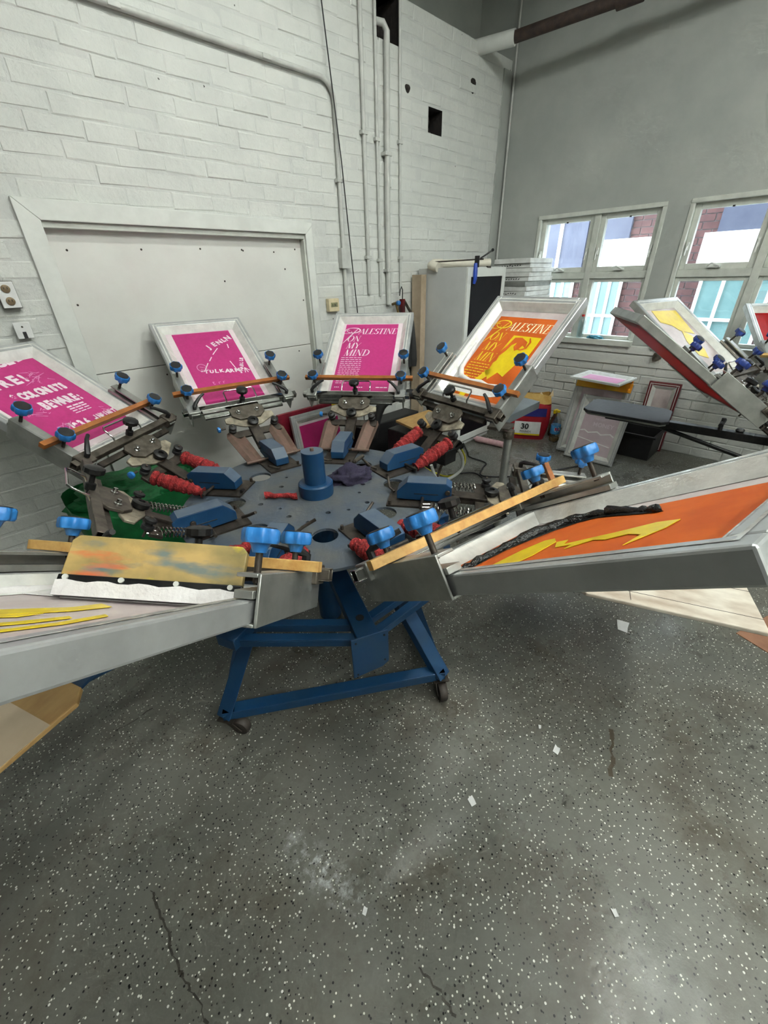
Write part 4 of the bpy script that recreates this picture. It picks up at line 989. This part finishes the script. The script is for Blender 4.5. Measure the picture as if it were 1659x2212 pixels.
MB().prism([(0, -.009, .033), (ln, -.009, .033), (ln, -.011, .112), (ln - .012, -.011, .124), (.012, -.011, .124), (0, -.011, .112)], (0, .02, 0)).build('handle', sqw, sq, 0, bevel=.003)
MB().box((-.002, -.012, .02), (ln + .002, .012, .042)).build('blade_holder', blackmetal, sq, bevel=.002)
MB().box((-.006, -.004, .001), (ln + .006, .005, .03)).build('blade', black, sq, bevel=.001)
m = MB(); n = 18
for sgn in (-1, 1):
    for i in range(n):
        x0_, x1_ = ln * i / n, ln * (i + 1) / n; h0, h1 = .029 + .0025 * math.sin(i * 1.7), .029 + .0025 * math.sin((i + 1) * 1.7)
        a = [(x0_, sgn * .012, 0), (x1_, sgn * .012, 0), (x1_, sgn * .0135, h1), (x0_, sgn * .0135, h0)]
        m.prism(a if sgn < 0 else a[::-1], (0, sgn * .004, 0))
m.build('white_ink_coat', white_ink, sq, 60)
for i in range(4):
    x = ln * (.04 + .30 * i)
    for sgn in (-1, 1): MB().cyl((x, sgn * .012, .036), (x, sgn * .0155, .036), .0055, 10).build('rivet', white_paint, sq, 60)

# =================================================================== SECOND PRESS (right edge)
C2 = (3.475, -.515); PH2 = 31.5
press2 = tag(empty('screen_printing_press', (C2[0], C2[1], 0), math.radians(PH2)), 'second screen printing press with navy knobs by the right windows', 'printing press')
press_core(press2, blackmetal, steel_dark, blackmetal)
T2 = {0: 31.5, 45: 35.5, 90: 35.5}
for az, t in T2.items(): head(press2, az, t, 'd', 'spring', 'p' if az == 0 else None, knob=KNOB2)
m = MB()
for k in range(4): a = math.radians(20 + 90 * k); bar_between(m, (0, 0, .12), (.7 * math.cos(a), .7 * math.sin(a), .12), .06, .05)
m.build('base_frame', blackmetal, press2, 0, bevel=.003)
for k in range(4): a = math.radians(20 + 90 * k); caster(press2, .66 * math.cos(a), .66 * math.sin(a), a)
IM2 = (Matrix.Translation((C2[0], C2[1], 0)) @ Matrix.Rotation(math.radians(PH2), 4, 'Z')).inverted()
P2 = MB().prism([(3.205, .60, .735), (3.255, .565, .735), (3.545, .615, .735), (3.59, .66, .735), (3.57, 1.13, .735), (3.52, 1.165, .735), (3.24, 1.13, .735), (3.195, 1.085, .735)], (0, 0, .02)).build('platen', mat('black_platen_pad', (34, 36, 40), (46, 47, 50), .55, scale=30), press2, 0, M=IM2, bevel=.004)
P2['label'] = 'black padded platen with rounded corners'
MB().prism([(3.21, .61, .722), (3.26, .58, .722), (3.54, .625, .722), (3.58, .665, .722), (3.56, 1.12, .722), (3.52, 1.15, .722), (3.25, 1.12, .722), (3.205, 1.08, .722)], (0, 0, .012)).build('board', alu, P2, 0)
m = MB(); bar_between(m, (3.38, 1.0, .72), (3.47, -.4, .72), .06, .05); m.build('platen_arm', blackmetal, press2, 0, M=IM2, bevel=.003)
m = MB(); m.tube([(3.39, .72, .69), (3.45, .0, .53), (3.47, -.35, .45)], .014, 8); m.build('arm_brace', blackmetal, press2, 60, M=IM2)
MB().cyl((3.40, .30, .72), (3.40, .30, .80), .012, 8).tube([(3.36, .30, .76), (3.44, .30, .78)], .014, 8).lathe([(.02, 0), (.026, .01), (.02, .02)], 12, c=(3.44, .2, .72)).build('lock_knob', black, press2, M=IM2)
def hm2(az): return head_matrix(az, T2[az], 0, C2, PH2)
red_ink = mat('red_ink', (214, 30, 32), (176, 18, 26), .3, scale=7)
def translucent(m, c, f):
    N = m.node_tree.nodes; L = m.node_tree.links; t = N.new('ShaderNodeBsdfTranslucent'); t.inputs[0].default_value = lin(c); x = N.new('ShaderNodeMixShader'); x.inputs[0].default_value = f
    L.new(N['Principled BSDF'].outputs[0], x.inputs[1]); L.new(t.outputs[0], x.inputs[2]); L.new(x.outputs[0], N['Material Output'].inputs[0])
translucent(red_ink, (235, 40, 36), .6)
S = screen_frame(hm2(90), .80, 'screen with red stencil underside on the second press', red_ink, frame_m=alu)
MB().box((.06, -.262, -.0788), (.775, .262, -.0782)).build('stencil', red_ink, S, 0)
S = screen_frame(hm2(45), .80, 'grey framed screen with yellow stencil on the second press', mesh_white, frame_m=alu)
for pts in ([(.45, -.16), (.70, -.2), (.72, .10), (.60, .12), (.56, .02), (.50, -.02)], [(.22, -.05), (.30, -.1), (.44, -.1), (.50, -.04), (.40, .02), (.26, .03)], [(.12, .06), (.22, .04), (.24, .14), (.13, .15)]):
    blob(S, orient(pts), yellow_ink, 'stencil', .001, .0008)
S = screen_frame(hm2(0), .80, 'red inked screen cut by the right edge of the photo', mesh_white, frame_m=alu)
patch(S, .08, .73, -.21, .22, red_ink, 'red_ink')
m = MB(); m.tube([(.3, .1, -.072), (.45, .05, -.071), (.6, .1, -.072), (.68, -.05, -.072)], .02, 8, rs=[.01, .02, .02, .008]); m.build('dark_red_ink', mat('dark_red_ink', (120, 8, 20), (90, 6, 16), .3), S, 60)

# =================================================================== AROUND THE PRESS
# grey cabinet in the corner with dark glass door
cab = tag(empty('drying_cabinet', (3.53, 2.47, 0)), 'tall grey cabinet with a white framed dark glass door in the corner', 'cabinet')
grey_cab = mat('grey_cabinet', (204, 206, 204), (192, 194, 192), .45, scale=2)
cabin = MB()
cabin.box((0, .02, 0), (.012, .58, 1.71)); cabin.box((.62, .02, 0), (.64, .58, 1.71)); cabin.box((.0121, .02, 1.69), (.6199, .58, 1.7099)); cabin.box((.0121, .02, .001), (.6199, .58, .03)); cabin.box((.0121, .56, .03), (.6199, .579, 1.69))
cabin.build('carcass', grey_cab, cab, 0, bevel=.002)
m = MB(); 
for lo, hi in (((0, 0, .05), (.055, .02, 1.705)), ((.585, 0, .05), (.64, .02, 1.705)), ((.055, 0, 1.63), (.585, .02, 1.705)), ((.055, 0, .05), (.585, .02, .12))): m.box(lo, hi)
dr_ = m.build('door', white_paint, cab, 0, bevel=.002)
MB().box((.055, .006, .12), (.585, .012, 1.63)).build('glass', mat('dark_glass', (14, 13, 17), (24, 22, 26), .45, scale=5, spec=.15), dr_, 0)
MB().box((.3, -.004, 1.70), (.36, .01, 1.715)).build('catch', steel_dark, dr_, 0)
tag(MB().box((3.44, 2.94, 0), (3.515, 3.06, 1.66)).build('wood_plank', mat('raw_plank', (186, 168, 146), (164, 146, 122), .6, scale=6), smooth=0, bevel=.003), 'raw wooden plank standing between the wall and the grey cabinet', 'plank')
# pvc pipe and caulking gun on top of the cabinet
pv = tag(empty('pvc_pipe', (3.75, 2.72, 1.745)), 'short cream PVC pipe with elbow lying on the grey cabinet', 'pipe')
pvc = mat('cream_pvc', (228, 222, 206), (214, 208, 192), .35, scale=8)
m = MB(); p0, p1 = Vector((-.17, .15, 0)), Vector((.26, -.16, 0)); m.tube([p0, p1], .033, 16, cap=False); m.tube([p1, p0], .028, 16, cap=False); m.build('tube', pvc, pv, 60)
MB().tube([(-.13, .12, 0), (-.2, .17, 0), (-.225, .17, -.012), (-.23, .135, -.02), (-.225, .09, -.03)], .042, 14, rs=[.042, .042, .041, .04, .04]).build('elbow', pvc, pv, 60)
cg = tag(empty('bar_clamp', (3.66, 2.52, 1.735)), 'blue-handled bar clamp hanging over the top of the grey cabinet', 'clamp')
MB().tube([(-.13, .33, .025), (.0, .12, .03), (.1, -.05, .035)], .006, 8).build('bar', steel_dark, cg, 60)
MB().box((-.02, -.06, -.03), (.02, -.02, .06), Matrix.Rotation(.5, 4, 'Z')).cyl((.05, -.05, .04), (.15, -.1, .10), .007, 8).cyl((.15, -.1, .10), (.16, -.105, .106), .013, 10).build('jaw', blackmetal, cg)
MB().tube([(-.03, -.055, .0), (-.04, -.065, -.06), (-.045, -.07, -.12), (-.05, -.065, -.16)], .018, 10, rs=[.016, .02, .018, .012]).build('handle', mat('blue_grip', (24, 60, 160), (34, 74, 176), .4), cg, 60)
# stack of boards and framed screens behind, by the window
shelf = tag(empty('storage_shelf', (4.6, 2.72, 0)), 'wooden shelf unit behind the grey cabinet carrying stacked frames', 'shelf')
dwood = mat('dull_wood', (126, 122, 114), (104, 100, 92), .6, scale=6)
for z in (.4, .95, 1.40): MB().box((-.32, -.32, z - .03), (.30, .30, z)).build('shelf_board', dwood, shelf, 0, bevel=.003)
for x in (-.3, .3):
    for y in (-.3, .28): MB().box((x - .02, y - .02, 0), (x + .02, y + .02, 1.37)).build('post', dwood, shelf, 0)
z = 1.402
for k in range(9):
    th = R_.uniform(.036, .044); a = jit(.05); x0_ = 4.30 + jit(.02); y0_ = 2.32 + jit(.02)
    fr = tag(empty('stacked_frame', (4.62 + jit(.015), 2.53 + jit(.02), z), a), 'pale screen frame in the stack by the window, %s' % ['lowest of the pile', 'second from the bottom', 'third from the bottom', 'fourth from the bottom', 'middle of the nine', 'fourth from the top', 'third from the top', 'second from the top', 'topmost of the pile'][k], 'frame', 'stacked frames by the window')
    m = MB(); hw_, hl, r = .255, .20, .035
    for lo, hi in (((-hw_, -hl, 0), (-hw_ + r, hl, th)), ((hw_ - r, -hl, 0), (hw_, hl, th)), ((-hw_ + r, -hl, 0), (hw_ - r, -hl + r, th)), ((-hw_ + r, hl - r, 0), (hw_ - r, hl, th))): m.box(lo, hi)
    m.build('frame', [mat('stack_white', (232, 234, 230), (206, 206, 202), .45, scale=9), alu, mat('stack_white', (0, 0, 0))][0 if k not in (3,) else 1], fr, 0, bevel=.003)
    MB().box((-hw_ + r - .003, -hl + r - .003, .002), (hw_ - r + .003, hl - r + .003, .004)).build('mesh_fabric', mesh_white, fr, 0)
    if k % 3 == 1:
        m = MB()
        for q in range(9): seg2(m, lambda x, y: (-hw_ - .0006, -x, y), -.14 + q * .028, th * .5 + jit(.006), -.125 + q * .028, th * .5 + jit(.008), .008)
        m.build('scribble', black, fr, 0)
    z += th + .002
# things on the window sill
bt = tag(empty('water_bottle', (4.917, 1.925, 1.0255)), 'clear plastic bottle with a red cap on the window sill', 'bottle')
clear = glass('clear_plastic', (.82, .9, .92), .16, .08)
MB().lathe([(.03, 0), (.034, .01), (.034, .10), (.03, .115), (.034, .13), (.033, .16), (.013, .20), (.013, .215)], 20).build('body', clear, bt, 60)
MB().lathe([(.0145, .207), (.0145, .226)], 16).build('cap', mat('red_cap', (196, 50, 40), None, .4), bt, 60)
def crumple(name, M, mt, n=26, seed=3, flat=.4, label=None, cat=None, parent=None, amp=.35, detail=3.0):
    import bmesh
    from mathutils import noise as mn
    bm = bmesh.new(); bmesh.ops.create_icosphere(bm, subdivisions=4, radius=1)
    for v in bm.verts:
        p = v.co.copy(); d1 = mn.noise(p * detail * .6 + Vector((seed, 0, 0))); d2 = abs(mn.noise(p * detail * 1.6 + Vector((0, seed, 0))))
        k = 1 + amp * d1 - amp * 1.1 * d2; v.co = p * k; v.co.z = max(v.co.z * flat, -.02 if flat < .9 else -9)
    me = bpy.data.meshes.new(name); bm.to_mesh(me); bm.free(); me.materials.append(mt); me.shade_smooth()
    o = link(name, me, parent, M)
    if label: tag(o, label, cat)
    return o
crumple('blue_rag', Matrix.Translation((4.925, 1.76, 1.028)) @ Matrix.Diagonal((.045, .09, .07, 1)), mat('teal_cloth', (60, 140, 160), (30, 90, 110), .7, scale=30), seed=5, label='small teal rag on the window sill', cat='rag')
# rags and bits on the carousel plate
crumple('purple_rag', Matrix.Translation((1.185, 1.455, .774)) @ Matrix.Rotation(-.4, 4, 'Z') @ Matrix.Diagonal((.125, .085, .10, 1)), mat('purple_cloth', (62, 56, 82), (40, 36, 56), .9, scale=25, bump=.6, bscale=60), seed=2, flat=.6, amp=.5, detail=4, label='crumpled dark purple rag beside the centre post', cat='rag')
rb = MB(); n = 14; pts = [(-.075 + .15 * i / n, .004 * math.sin(i * .9), .012 + .002 * math.sin(i * 1.3)) for i in range(n + 1)]
rb.tube(pts, .014, 10, rs=[.017 - .006 * math.sin(PI * i / n) + R_.uniform(-.0015, .0015) for i in range(n + 1)])
tag(rb.build('red_cloth_roll', red_wrap, smooth=60, M=Matrix.Translation((.83, 1.53, .778)) @ Matrix.Rotation(-.85, 4, 'Z')), 'twisted red cloth strip lying on the carousel plate', 'cloth')
tag(MB().cyl((-.045, 0, .012), (.045, 0, .012), .011, 10).cyl((-.055, 0, .012), (-.045, 0, .012), .007, 8).build('steel_pin', steel, M=Matrix.Translation((1.37, 1.60, .774)) @ Matrix.Rotation(.3, 4, 'Z')), 'loose steel pin on the far edge of the carousel plate', 'pin')

# pink screen leaning on the doorway
def leaning(bot_l, bot_r, top_dx, L, label, mesh_m, z=0.0, rail=.03, frame_m=alu_frame, group=None, cat='screen', th=.03):
    """frame standing on the floor: bottom edge bot_l..bot_r (world xy), leaning along +d"""
    a, b = Vector((bot_l[0], bot_l[1], z)), Vector((bot_r[0], bot_r[1], z)); ey = (a - b).normalized(); hw = (a - b).length / 2; mid = (a + b) / 2
    fwd = Vector((top_dx[0], top_dx[1], 0)); ex = (fwd + Vector((0, 0, math.sqrt(max(L * L - fwd.length ** 2, .0001))))).normalized(); ey = (ey - ex * ey.dot(ex)).normalized(); ez = ex.cross(ey)
    M = Matrix(((ex.x, ey.x, ez.x, mid.x), (ex.y, ey.y, ez.y, mid.y), (ex.z, ey.z, ez.z, mid.z), (0, 0, 0, 1)))
    return screen_frame(M, L, label, mesh_m, hw=hw, rail=rail, z0=0.0, z1=th, x0=0.0, frame_m=frame_m, cat=cat, thing='leaning_screen')
hot = mat('hot_pink_mesh', (196, 20, 112), (186, 16, 104), .45, scale=20)
S = leaning((1.80, 2.86), (2.38, 2.86), (0, .11), .66, 'hot pink screen leaning on the white doorway behind the press', mesh_pink, rail=.045)
MB().box((.07, -.22, .0035), (.56, .22, .0045)).build('stencil', hot, S, 0)
tag(MB().box((0, 0, 0), (.10, .004, .10)).build('yellow_card', mat('yellow_card', (238, 206, 30), (226, 190, 20), .5), M=Matrix.Translation((2.28, 2.985, .60)) @ Matrix.Rotation(-.16, 4, 'X')), 'yellow card stuck up behind the pink leaning screen', 'card')
tag(MB().box((1.72, 3.0, 0), (2.5, 3.03, .672)).build('red_edged_board', mat('dark_red_edge', (150, 24, 50), (120, 18, 40), .5), smooth=0), 'thin board with red edge behind the hot pink screen', 'board')
# things on the floor between the press and the grey cabinet
tag(MB().box((2.46, 2.78, 0), (3.25, 2.98, .42)).build('black_cabinet_base', black, smooth=0, bevel=.01), 'low black box against the wall behind the press', 'box')
tag(MB().tube(smooth_path([(2.5, 2.7, .35), (2.6, 2.68, .62), (2.75, 2.6, .70), (2.95, 2.55, .68), (3.1, 2.5, .55), (3.15, 2.5, .2), (3.1, 2.4, .03)]), .045, 12).build('black_hose', black, smooth=60), 'thick black hose arching behind the press', 'hose')
tag(MB().prism([(0, 0, 0), (.34, -.1, 0), (.40, .2, 0), (.06, .3, 0)], (0, 0, .02)).build('wooden_board', clean_ply, M=Matrix.Translation((2.55, 2.2, .50)) @ Matrix.Rotation(-.12, 4, 'Y'), smooth=0), 'pale wooden board lying behind the press', 'board')
tag(MB().box((2.52, 2.30, 0), (2.98, 2.52, .47)).build('low_crate', blackmetal, smooth=0, bevel=.008), 'dark low crate under the pale wooden board', 'crate')
# roller tube, floor cables, plastic bag
tag(MB().cyl((3.848, 2.43, .035), (3.88, 2.10, .035), .033, 16).cyl((3.845, 2.46, .035), (3.848, 2.43, .035), .012, 8).build('paint_roller', mat('pink_roller', (206, 170, 172), (190, 150, 154), .8, scale=40), smooth=60), 'pale pink roller tube lying on the floor', 'roller')
yel = mat('yellow_cable', (222, 214, 60), (206, 196, 46), .4)
tag(MB().tube(smooth_path([(2.66, 2.08, .36), (2.76, 2.05, .44), (2.80, 1.96, .40), (2.80, 1.86, .28), (2.74, 1.86, .18), (2.675, 1.95, .12), (2.67, 2.12, .12), (2.62, 2.2, .17)]), .0075, 8).build('yellow_cable', yel, smooth=60), 'looped yellow cable beside the press', 'cable')
tag(MB().tube(smooth_path([(3.75, 2.55, .01), (3.5, 2.3, .01), (3.4, 2.2, .012), (3.38, 2.0, .01), (3.25, 1.95, .01), (3.1, 1.85, .01), (3.3, 1.62, .01), (3.6, 1.45, .01), (4.0, 1.25, .01)]), .007, 6).tube(smooth_path([(2.9, 2.1, .01), (3.1, 1.95, .01), (3.0, 1.75, .01), (2.8, 1.65, .01), (2.6, 1.8, .01)]), .006, 6).build('floor_cable', black, smooth=60), 'black cable snaking over the floor by the steel stand', 'cable')
wk = tag(empty('clamp_lamp', (2.45, 1.95, 0)), 'clip-on tool with white wire handle behind the press', 'tool')
MB().tube(smooth_path([(0, 0, .30), (.05, -.03, .16), (.14, -.08, .15), (.25, -.13, .22), (.26, -.12, .32), (.22, -.1, .40)]), .013, 8).build('handle', white_paint, wk, 60)
MB().box((.05, -.1, .3), (.2, .0, .42)).cyl((.2, -.05, .38), (.28, -.09, .43), .04, 12).build('motor', blackmetal, wk, 0, bevel=.008)
MB().cyl((.0, 0, .02), (.12, -.05, .36), .012, 8).build('stand', steel, wk)
# flash dryer: grey head on a steel post
fd = tag(empty('flash_dryer', (2.36, 1.25, 0)), 'grey flash dryer head on a steel post beside the orange screen', 'dryer')
MB().box((-.02, -.02, .0), (.02, .02, .05)).cyl((0, 0, .0), (0, 0, .76), .026, 16).build('post', alu, fd, 60)
MB().cyl((0, 0, .72), (0, 0, .775), .034, 16).box((-.045, -.008, .74), (.045, .008, .76)).build('collar', steel, fd, bevel=.002)
for k in range(3): a = .6 + k * 2.1; MB().box((0, -.02, .03), (.36, .02, .055), Matrix.Rotation(a, 4, 'Z')).build('foot', blackmetal, fd, bevel=.003)
slate_grey = mat('slate_grey_metal', (104, 112, 116), (94, 102, 106), .45, scale=6)
MB().prism([(.08, .09, .76), (.62, .11, .76), (.72, .58, .76), (.15, .62, .76)], (0, 0, .055)).build('heater_head', slate_grey, fd, 0, bevel=.004)
MB().box((-.02, .0, .765), (.12, .14, .785), Matrix.Rotation(.25, 4, 'Z')).build('bracket', steel, fd)
# red litter bag with the white panel
bag = tag(empty('litter_bag', (4.36, 2.12, 0), math.radians(-62)), 'open red and blue bag with a white panel reading 30', 'bag')
redbag = mat('red_bag', (170, 30, 42), (146, 22, 36), .35, scale=9); 
def bag_shell(m, z0, z1, s0=1.0, s1=1.0, n=28, bulge=.0):
    o = len(m.v); rows = 5
    for r in range(rows):
        t = r / (rows - 1); z = z0 + (z1 - z0) * t
        for i in range(n):
            a = 2 * PI * i / n; ex = .24 * math.copysign(abs(math.cos(a)) ** .55, math.cos(a)); ey = .10 * math.copysign(abs(math.sin(a)) ** .6, math.sin(a)); k = s0 + (s1 - s0) * t + bulge * math.sin(PI * t)
            m.v.append((ex * k, ey * k * (1 - .25 * max(0, z - .3) / .2), z + (.012 * math.sin(3 * a) * t)))
    for r in range(rows - 1):
        for i in range(n): j = (i + 1) % n; m.face([o + r * n + i, o + r * n + j, o + (r + 1) * n + j, o + (r + 1) * n + i])
m = MB(); bag_shell(m, 0, .40, .9, 1.0, bulge=.1); m.face(list(range(27, -1, -1))); m.build('sack', redbag, bag, 60)
m = MB(); bag_shell(m, .40, .50, 1.0, .92); m.build('rim', mat('gold_bag', (190, 146, 70), (214, 180, 110), .35, scale=12), bag, 60)
m = MB()
for i in range(5): a = -.4 + .2 * i; m.poly([(a * .5, .0, .47), (a * .5 + .05, .02, .47), (a * .5 + .03 + jit(.02), .03 + jit(.03), .53 + jit(.03))])
m.build('torn_edge', mat('paper_liner', (226, 206, 170), (210, 186, 150), .6), bag, 0)
def curved_panel(name, mt, x0, x1, z0, z1, sd=-1, yy=.112):
    m = MB(); n = 6
    for i in range(n):
        a, b = x0 + (x1 - x0) * i / n, x0 + (x1 - x0) * (i + 1) / n; f = lambda x: sd * (yy - .9 * x * x * .35)
        m.poly([(a, f(a), z0), (b, f(b), z0), (b, f(b), z1), (a, f(a), z1)][::(1 if sd < 0 else -1)])
    return m.build(name, mt, bag, 60)
curved_panel('white_panel', paper, -.12, .16, .07, .21); curved_panel('blue_band', mat('blue_band', (40, 40, 120), (30, 30, 104), .4), -.06, .2, .27, .36, yy=.113)
curved_panel('yellow_band', yellow_ink, -.12, .16, .055, .072, yy=.113)
m = MB(); sans(m, lambda x, y: (x, -.1195, y), '30', -.05, .13, .085, bold=.002); sans(m, lambda x, y: (x, -.1195, y), 'POUNDS', -.055, .09, .03); m.build('lettering', black, bag, 0)
# soda bottle with blue label beside the bag
sb = tag(empty('soda_bottle', (4.44, 1.80, 0)), 'plastic soda bottle with a blue and red label beside the red bag', 'bottle')
MB().lathe([(.045, 0), (.052, .015), (.052, .08), (.049, .09), (.052, .20), (.046, .25), (.016, .31), (.016, .33)], 22).build('body', glass('soda_plastic', (.9, .88, .84), .2, .1), sb, 60)
MB().lathe([(.0505, .09), (.0525, .095), (.0525, .185), (.0505, .19)], 24).build('wrapper', mat('blue_label', (60, 140, 200), (70, 150, 206), .4), sb, 60)
MB().lathe([(.044, .003), (.05, .016), (.05, .045), (.046, .046)], 20).build('soda', mat('cola', (196, 160, 96), None, .2, trans=.6), sb, 60)
MB().lathe([(.018, .325), (.018, .345)], 14).build('cap', yellow_ink, sb, 60)
MRC = Matrix.Translation((4.42, 1.84, 0)); 
def onlab(x, y):
    a = math.radians(222) + x / .0525; return (.0532 * math.cos(a), .0532 * math.sin(a), y)
m = MB(); m.poly([onlab(.03 * math.cos(k * PI / 8), .148 + .03 * math.sin(k * PI / 8)) for k in range(16)]); m.build('badge', paper, sb, 0)
m = MB(); sans(m, lambda x, y: tuple(c * 1.004 if i < 2 else c for i, c in enumerate(onlab(x, y))), 'RC', -.026, .134, .045, bold=.0015); m.build('lettering', mat('logo_red', (200, 30, 40), None, .4), sb, 0)
sp2 = tag(empty('spray_bottle', (4.60, 1.90, 0)), 'spray bottle with yellow trigger behind the soda bottle', 'bottle')
MB().lathe([(.04, 0), (.045, .02), (.045, .17), (.018, .24), (.016, .26)], 18).build('body', glass('amber_plastic', (.55, .45, .35), .14, .1), sp2, 60)
MB().box((-.03, -.014, .26), (.045, .014, .30)).prism([(.02, -.008, .26), (.045, -.008, .26), (.05, -.008, .20), (.04, -.008, .20)], (0, .016, 0)).build('trigger', yellow_ink, sp2, bevel=.004)
# screens leaning near the window wall
S = leaning((4.215, 1.655), (4.235, 1.13), (.20, 0), .74, 'back one of the taped screens leaning by the window wall', mesh_pink, rail=.04)
otape = mat('orange_tape', (246, 150, 30), (242, 200, 44), .4, scale=5)
MB().box((.66, -.255, -.002), (.744, .255, .034)).build('orange_taped_rail', otape, S, 0, bevel=.003)
S = leaning((4.11, 1.525), (4.125, 1.06), (.20, 0), .62, 'front grey-mauve screen with faint lettering leaning by the window wall', mat('mauve_mesh', (196, 174, 182), (206, 190, 194), .5, scale=5), rail=.035)
M_ = lambda x, y: (.05 + y, .21 - x, .0048)
m = MB(); sans(m, M_, 'WRITE', .16, .40, .07, bold=.001); sans(m, M_, 'MONEY', .15, .29, .055, bold=.001); sans(m, M_, 'NEVER', .16, .35, .03)
m.build('ghost_lettering', mat('ghost_white', (222, 208, 214), None, .5), S, 0)
m = MB(); path2(m, M_, [(.05 + .04 * i, .23 + .012 * math.sin(i * 2.1)) for i in range(9)], [.012] * 9); m.build('ghost_streak', white_ink, S, 0); m = MB(); path2(m, M_, [(.04 + .04 * i, .165 - .006 * i) for i in range(9)], [.008] * 9); m.build('ghost_streak', white_ink, S, 0)
S = leaning((4.40, 1.62), (4.42, 1.17), (.10, 0), .735, 'screen frame with bright orange and yellow taped edge in the leaning stack', mesh_white, frame_m=mat('orange_tape', (244, 150, 30), (240, 190, 40), .4, scale=5), rail=.03)
S = leaning((4.865, 1.12), (4.875, .84), (.02, 0), .68, 'dark red wooden frame leaning on the wall behind the stacked screens', mesh_white, frame_m=mat('dark_red_wood', (112, 40, 44), (96, 32, 38), .5, scale=9), rail=.035)
# flat screen lying on top of them
ls = screen_frame(Matrix.Translation((4.335, 1.62, .757)) @ Matrix.Rotation(-PI / 2 - .06, 4, 'Z') @ Matrix.Rotation(.03, 4, 'Y'), .46, 'white framed pink screen lying flat on the leaning screens', mesh_pink, hw=.20, rail=.03, z0=0.0, z1=.022, x0=0.0, frame_m=white_paint, thing='flat_screen')
MB().box((.06, -.13, .0035), (.40, .1, .0045)).build('stencil', print_soft, ls, 0)
# black tote behind them
tt = tag(empty('black_tote', (4.663, 1.22, 0)), 'open black plastic tote on the floor behind the leaning screens', 'tote')
m = MB(); hx, hy, h_ = .17, .36, .24
for lo, hi in (((-hx, -hy, 0), (hx, hy, .01)), ((-hx, -hy, .01), (-hx + .01, hy, h_)), ((hx - .01, -hy, .01), (hx, hy, h_)), ((-hx + .01, -hy, .01), (hx - .01, -hy + .01, h_)), ((-hx + .01, hy - .01, .01), (hx - .01, hy, h_))): m.box(lo, hi)
m.build('tub', black, tt, 0, bevel=.004)
m = MB()
for lo, hi in (((-hx - .02, -hy - .02, h_ - .015), (-hx + .005, hy + .02, h_ + .005)), ((hx - .005, -hy - .02, h_ - .015), (hx + .02, hy + .02, h_ + .005)), ((-hx, -hy - .02, h_ - .0149), (hx, -hy + .005, h_ + .0049)), ((-hx, hy - .005, h_ - .0149), (hx, hy + .02, h_ + .0049))): m.box(lo, hi)
m.build('rim', black, tt, 0, bevel=.003)
# green bin with green bag behind the left screen
gb = tag(empty('green_bin', (.50, 2.66, 0)), 'green fabric bin overflowing with green cloth behind the left screens', 'bin')
green = mat('green_fabric', (20, 122, 62), (12, 92, 46), .6, scale=8, bump=.3, bscale=20)
m = MB(); n = 24; o = 0
rows = [(.0, .80), (.25, .90), (.5, 1.0), (.60, 1.02)]
for z, k in rows:
    for i in range(n):
        a = 2 * PI * i / n; ex = .36 * math.copysign(abs(math.cos(a)) ** .5, math.cos(a)); ey = .27 * math.copysign(abs(math.sin(a)) ** .5, math.sin(a)); m.v.append((ex * k, ey * k, z))
for r in range(3):
    for i in range(n): j = (i + 1) % n; m.face([r * n + i, r * n + j, (r + 1) * n + j, (r + 1) * n + i])
m.face(list(range(n - 1, -1, -1))); m.build('tub', green, gb, 60)
crumple('green_cloth', Matrix.Translation((.0, .0, .55)) @ Matrix.Diagonal((.37, .27, .14, 1)), green, seed=9, flat=1.0, amp=.3, parent=gb)
# litter on the floor
for (x, y, s, a, lab) in ((2.0, .256, .042, .3, 'torn square of white paper near the right wooden platen'), (1.123, .209, .016, .1, 'small white paper scrap right of the floor centre'), (.735, .342, .016, 1.2, 'narrow white scrap in the middle of the floor'), (1.167, .302, .008, .5, 'tiny white crumb just behind the small paper scrap'), (.782, -.129, .009, .9, 'white crumb near the lower right of the floor'), (.264, .40, .009, .4, 'white crumb at the end of the chalky scrape')):
    pts = [(s * (u_ + jit(.2)) * math.cos(a) - s * (v_ + jit(.2)) * .65 * math.sin(a), s * (u_ + jit(.2)) * math.sin(a) + s * (v_ + jit(.2)) * .65 * math.cos(a), .002 + abs(jit(.002))) for u_, v_ in ((-1, -1), (0, -.9), (1, -1), (.9, 0), (1, 1), (-1, .9))]
    m = MB(); m.prism(pts, (0, 0, .0012)); tag(m.build('paper_scrap', paper, smooth=0, M=Matrix.Translation((x, y, 0))), lab, 'paper', 'litter on the floor')
tag(MB().box((-.15, -.2, 0), (.15, .2, .004)).build('cardboard_sheet', mat('brown_board', (150, 108, 84), (128, 90, 70), .7, scale=9), smooth=0, M=Matrix.Translation((2.42, -.42, 0)) @ Matrix.Rotation(-.35, 4, 'Z')), 'brown cardboard sheet on the floor at the right edge', 'cardboard')
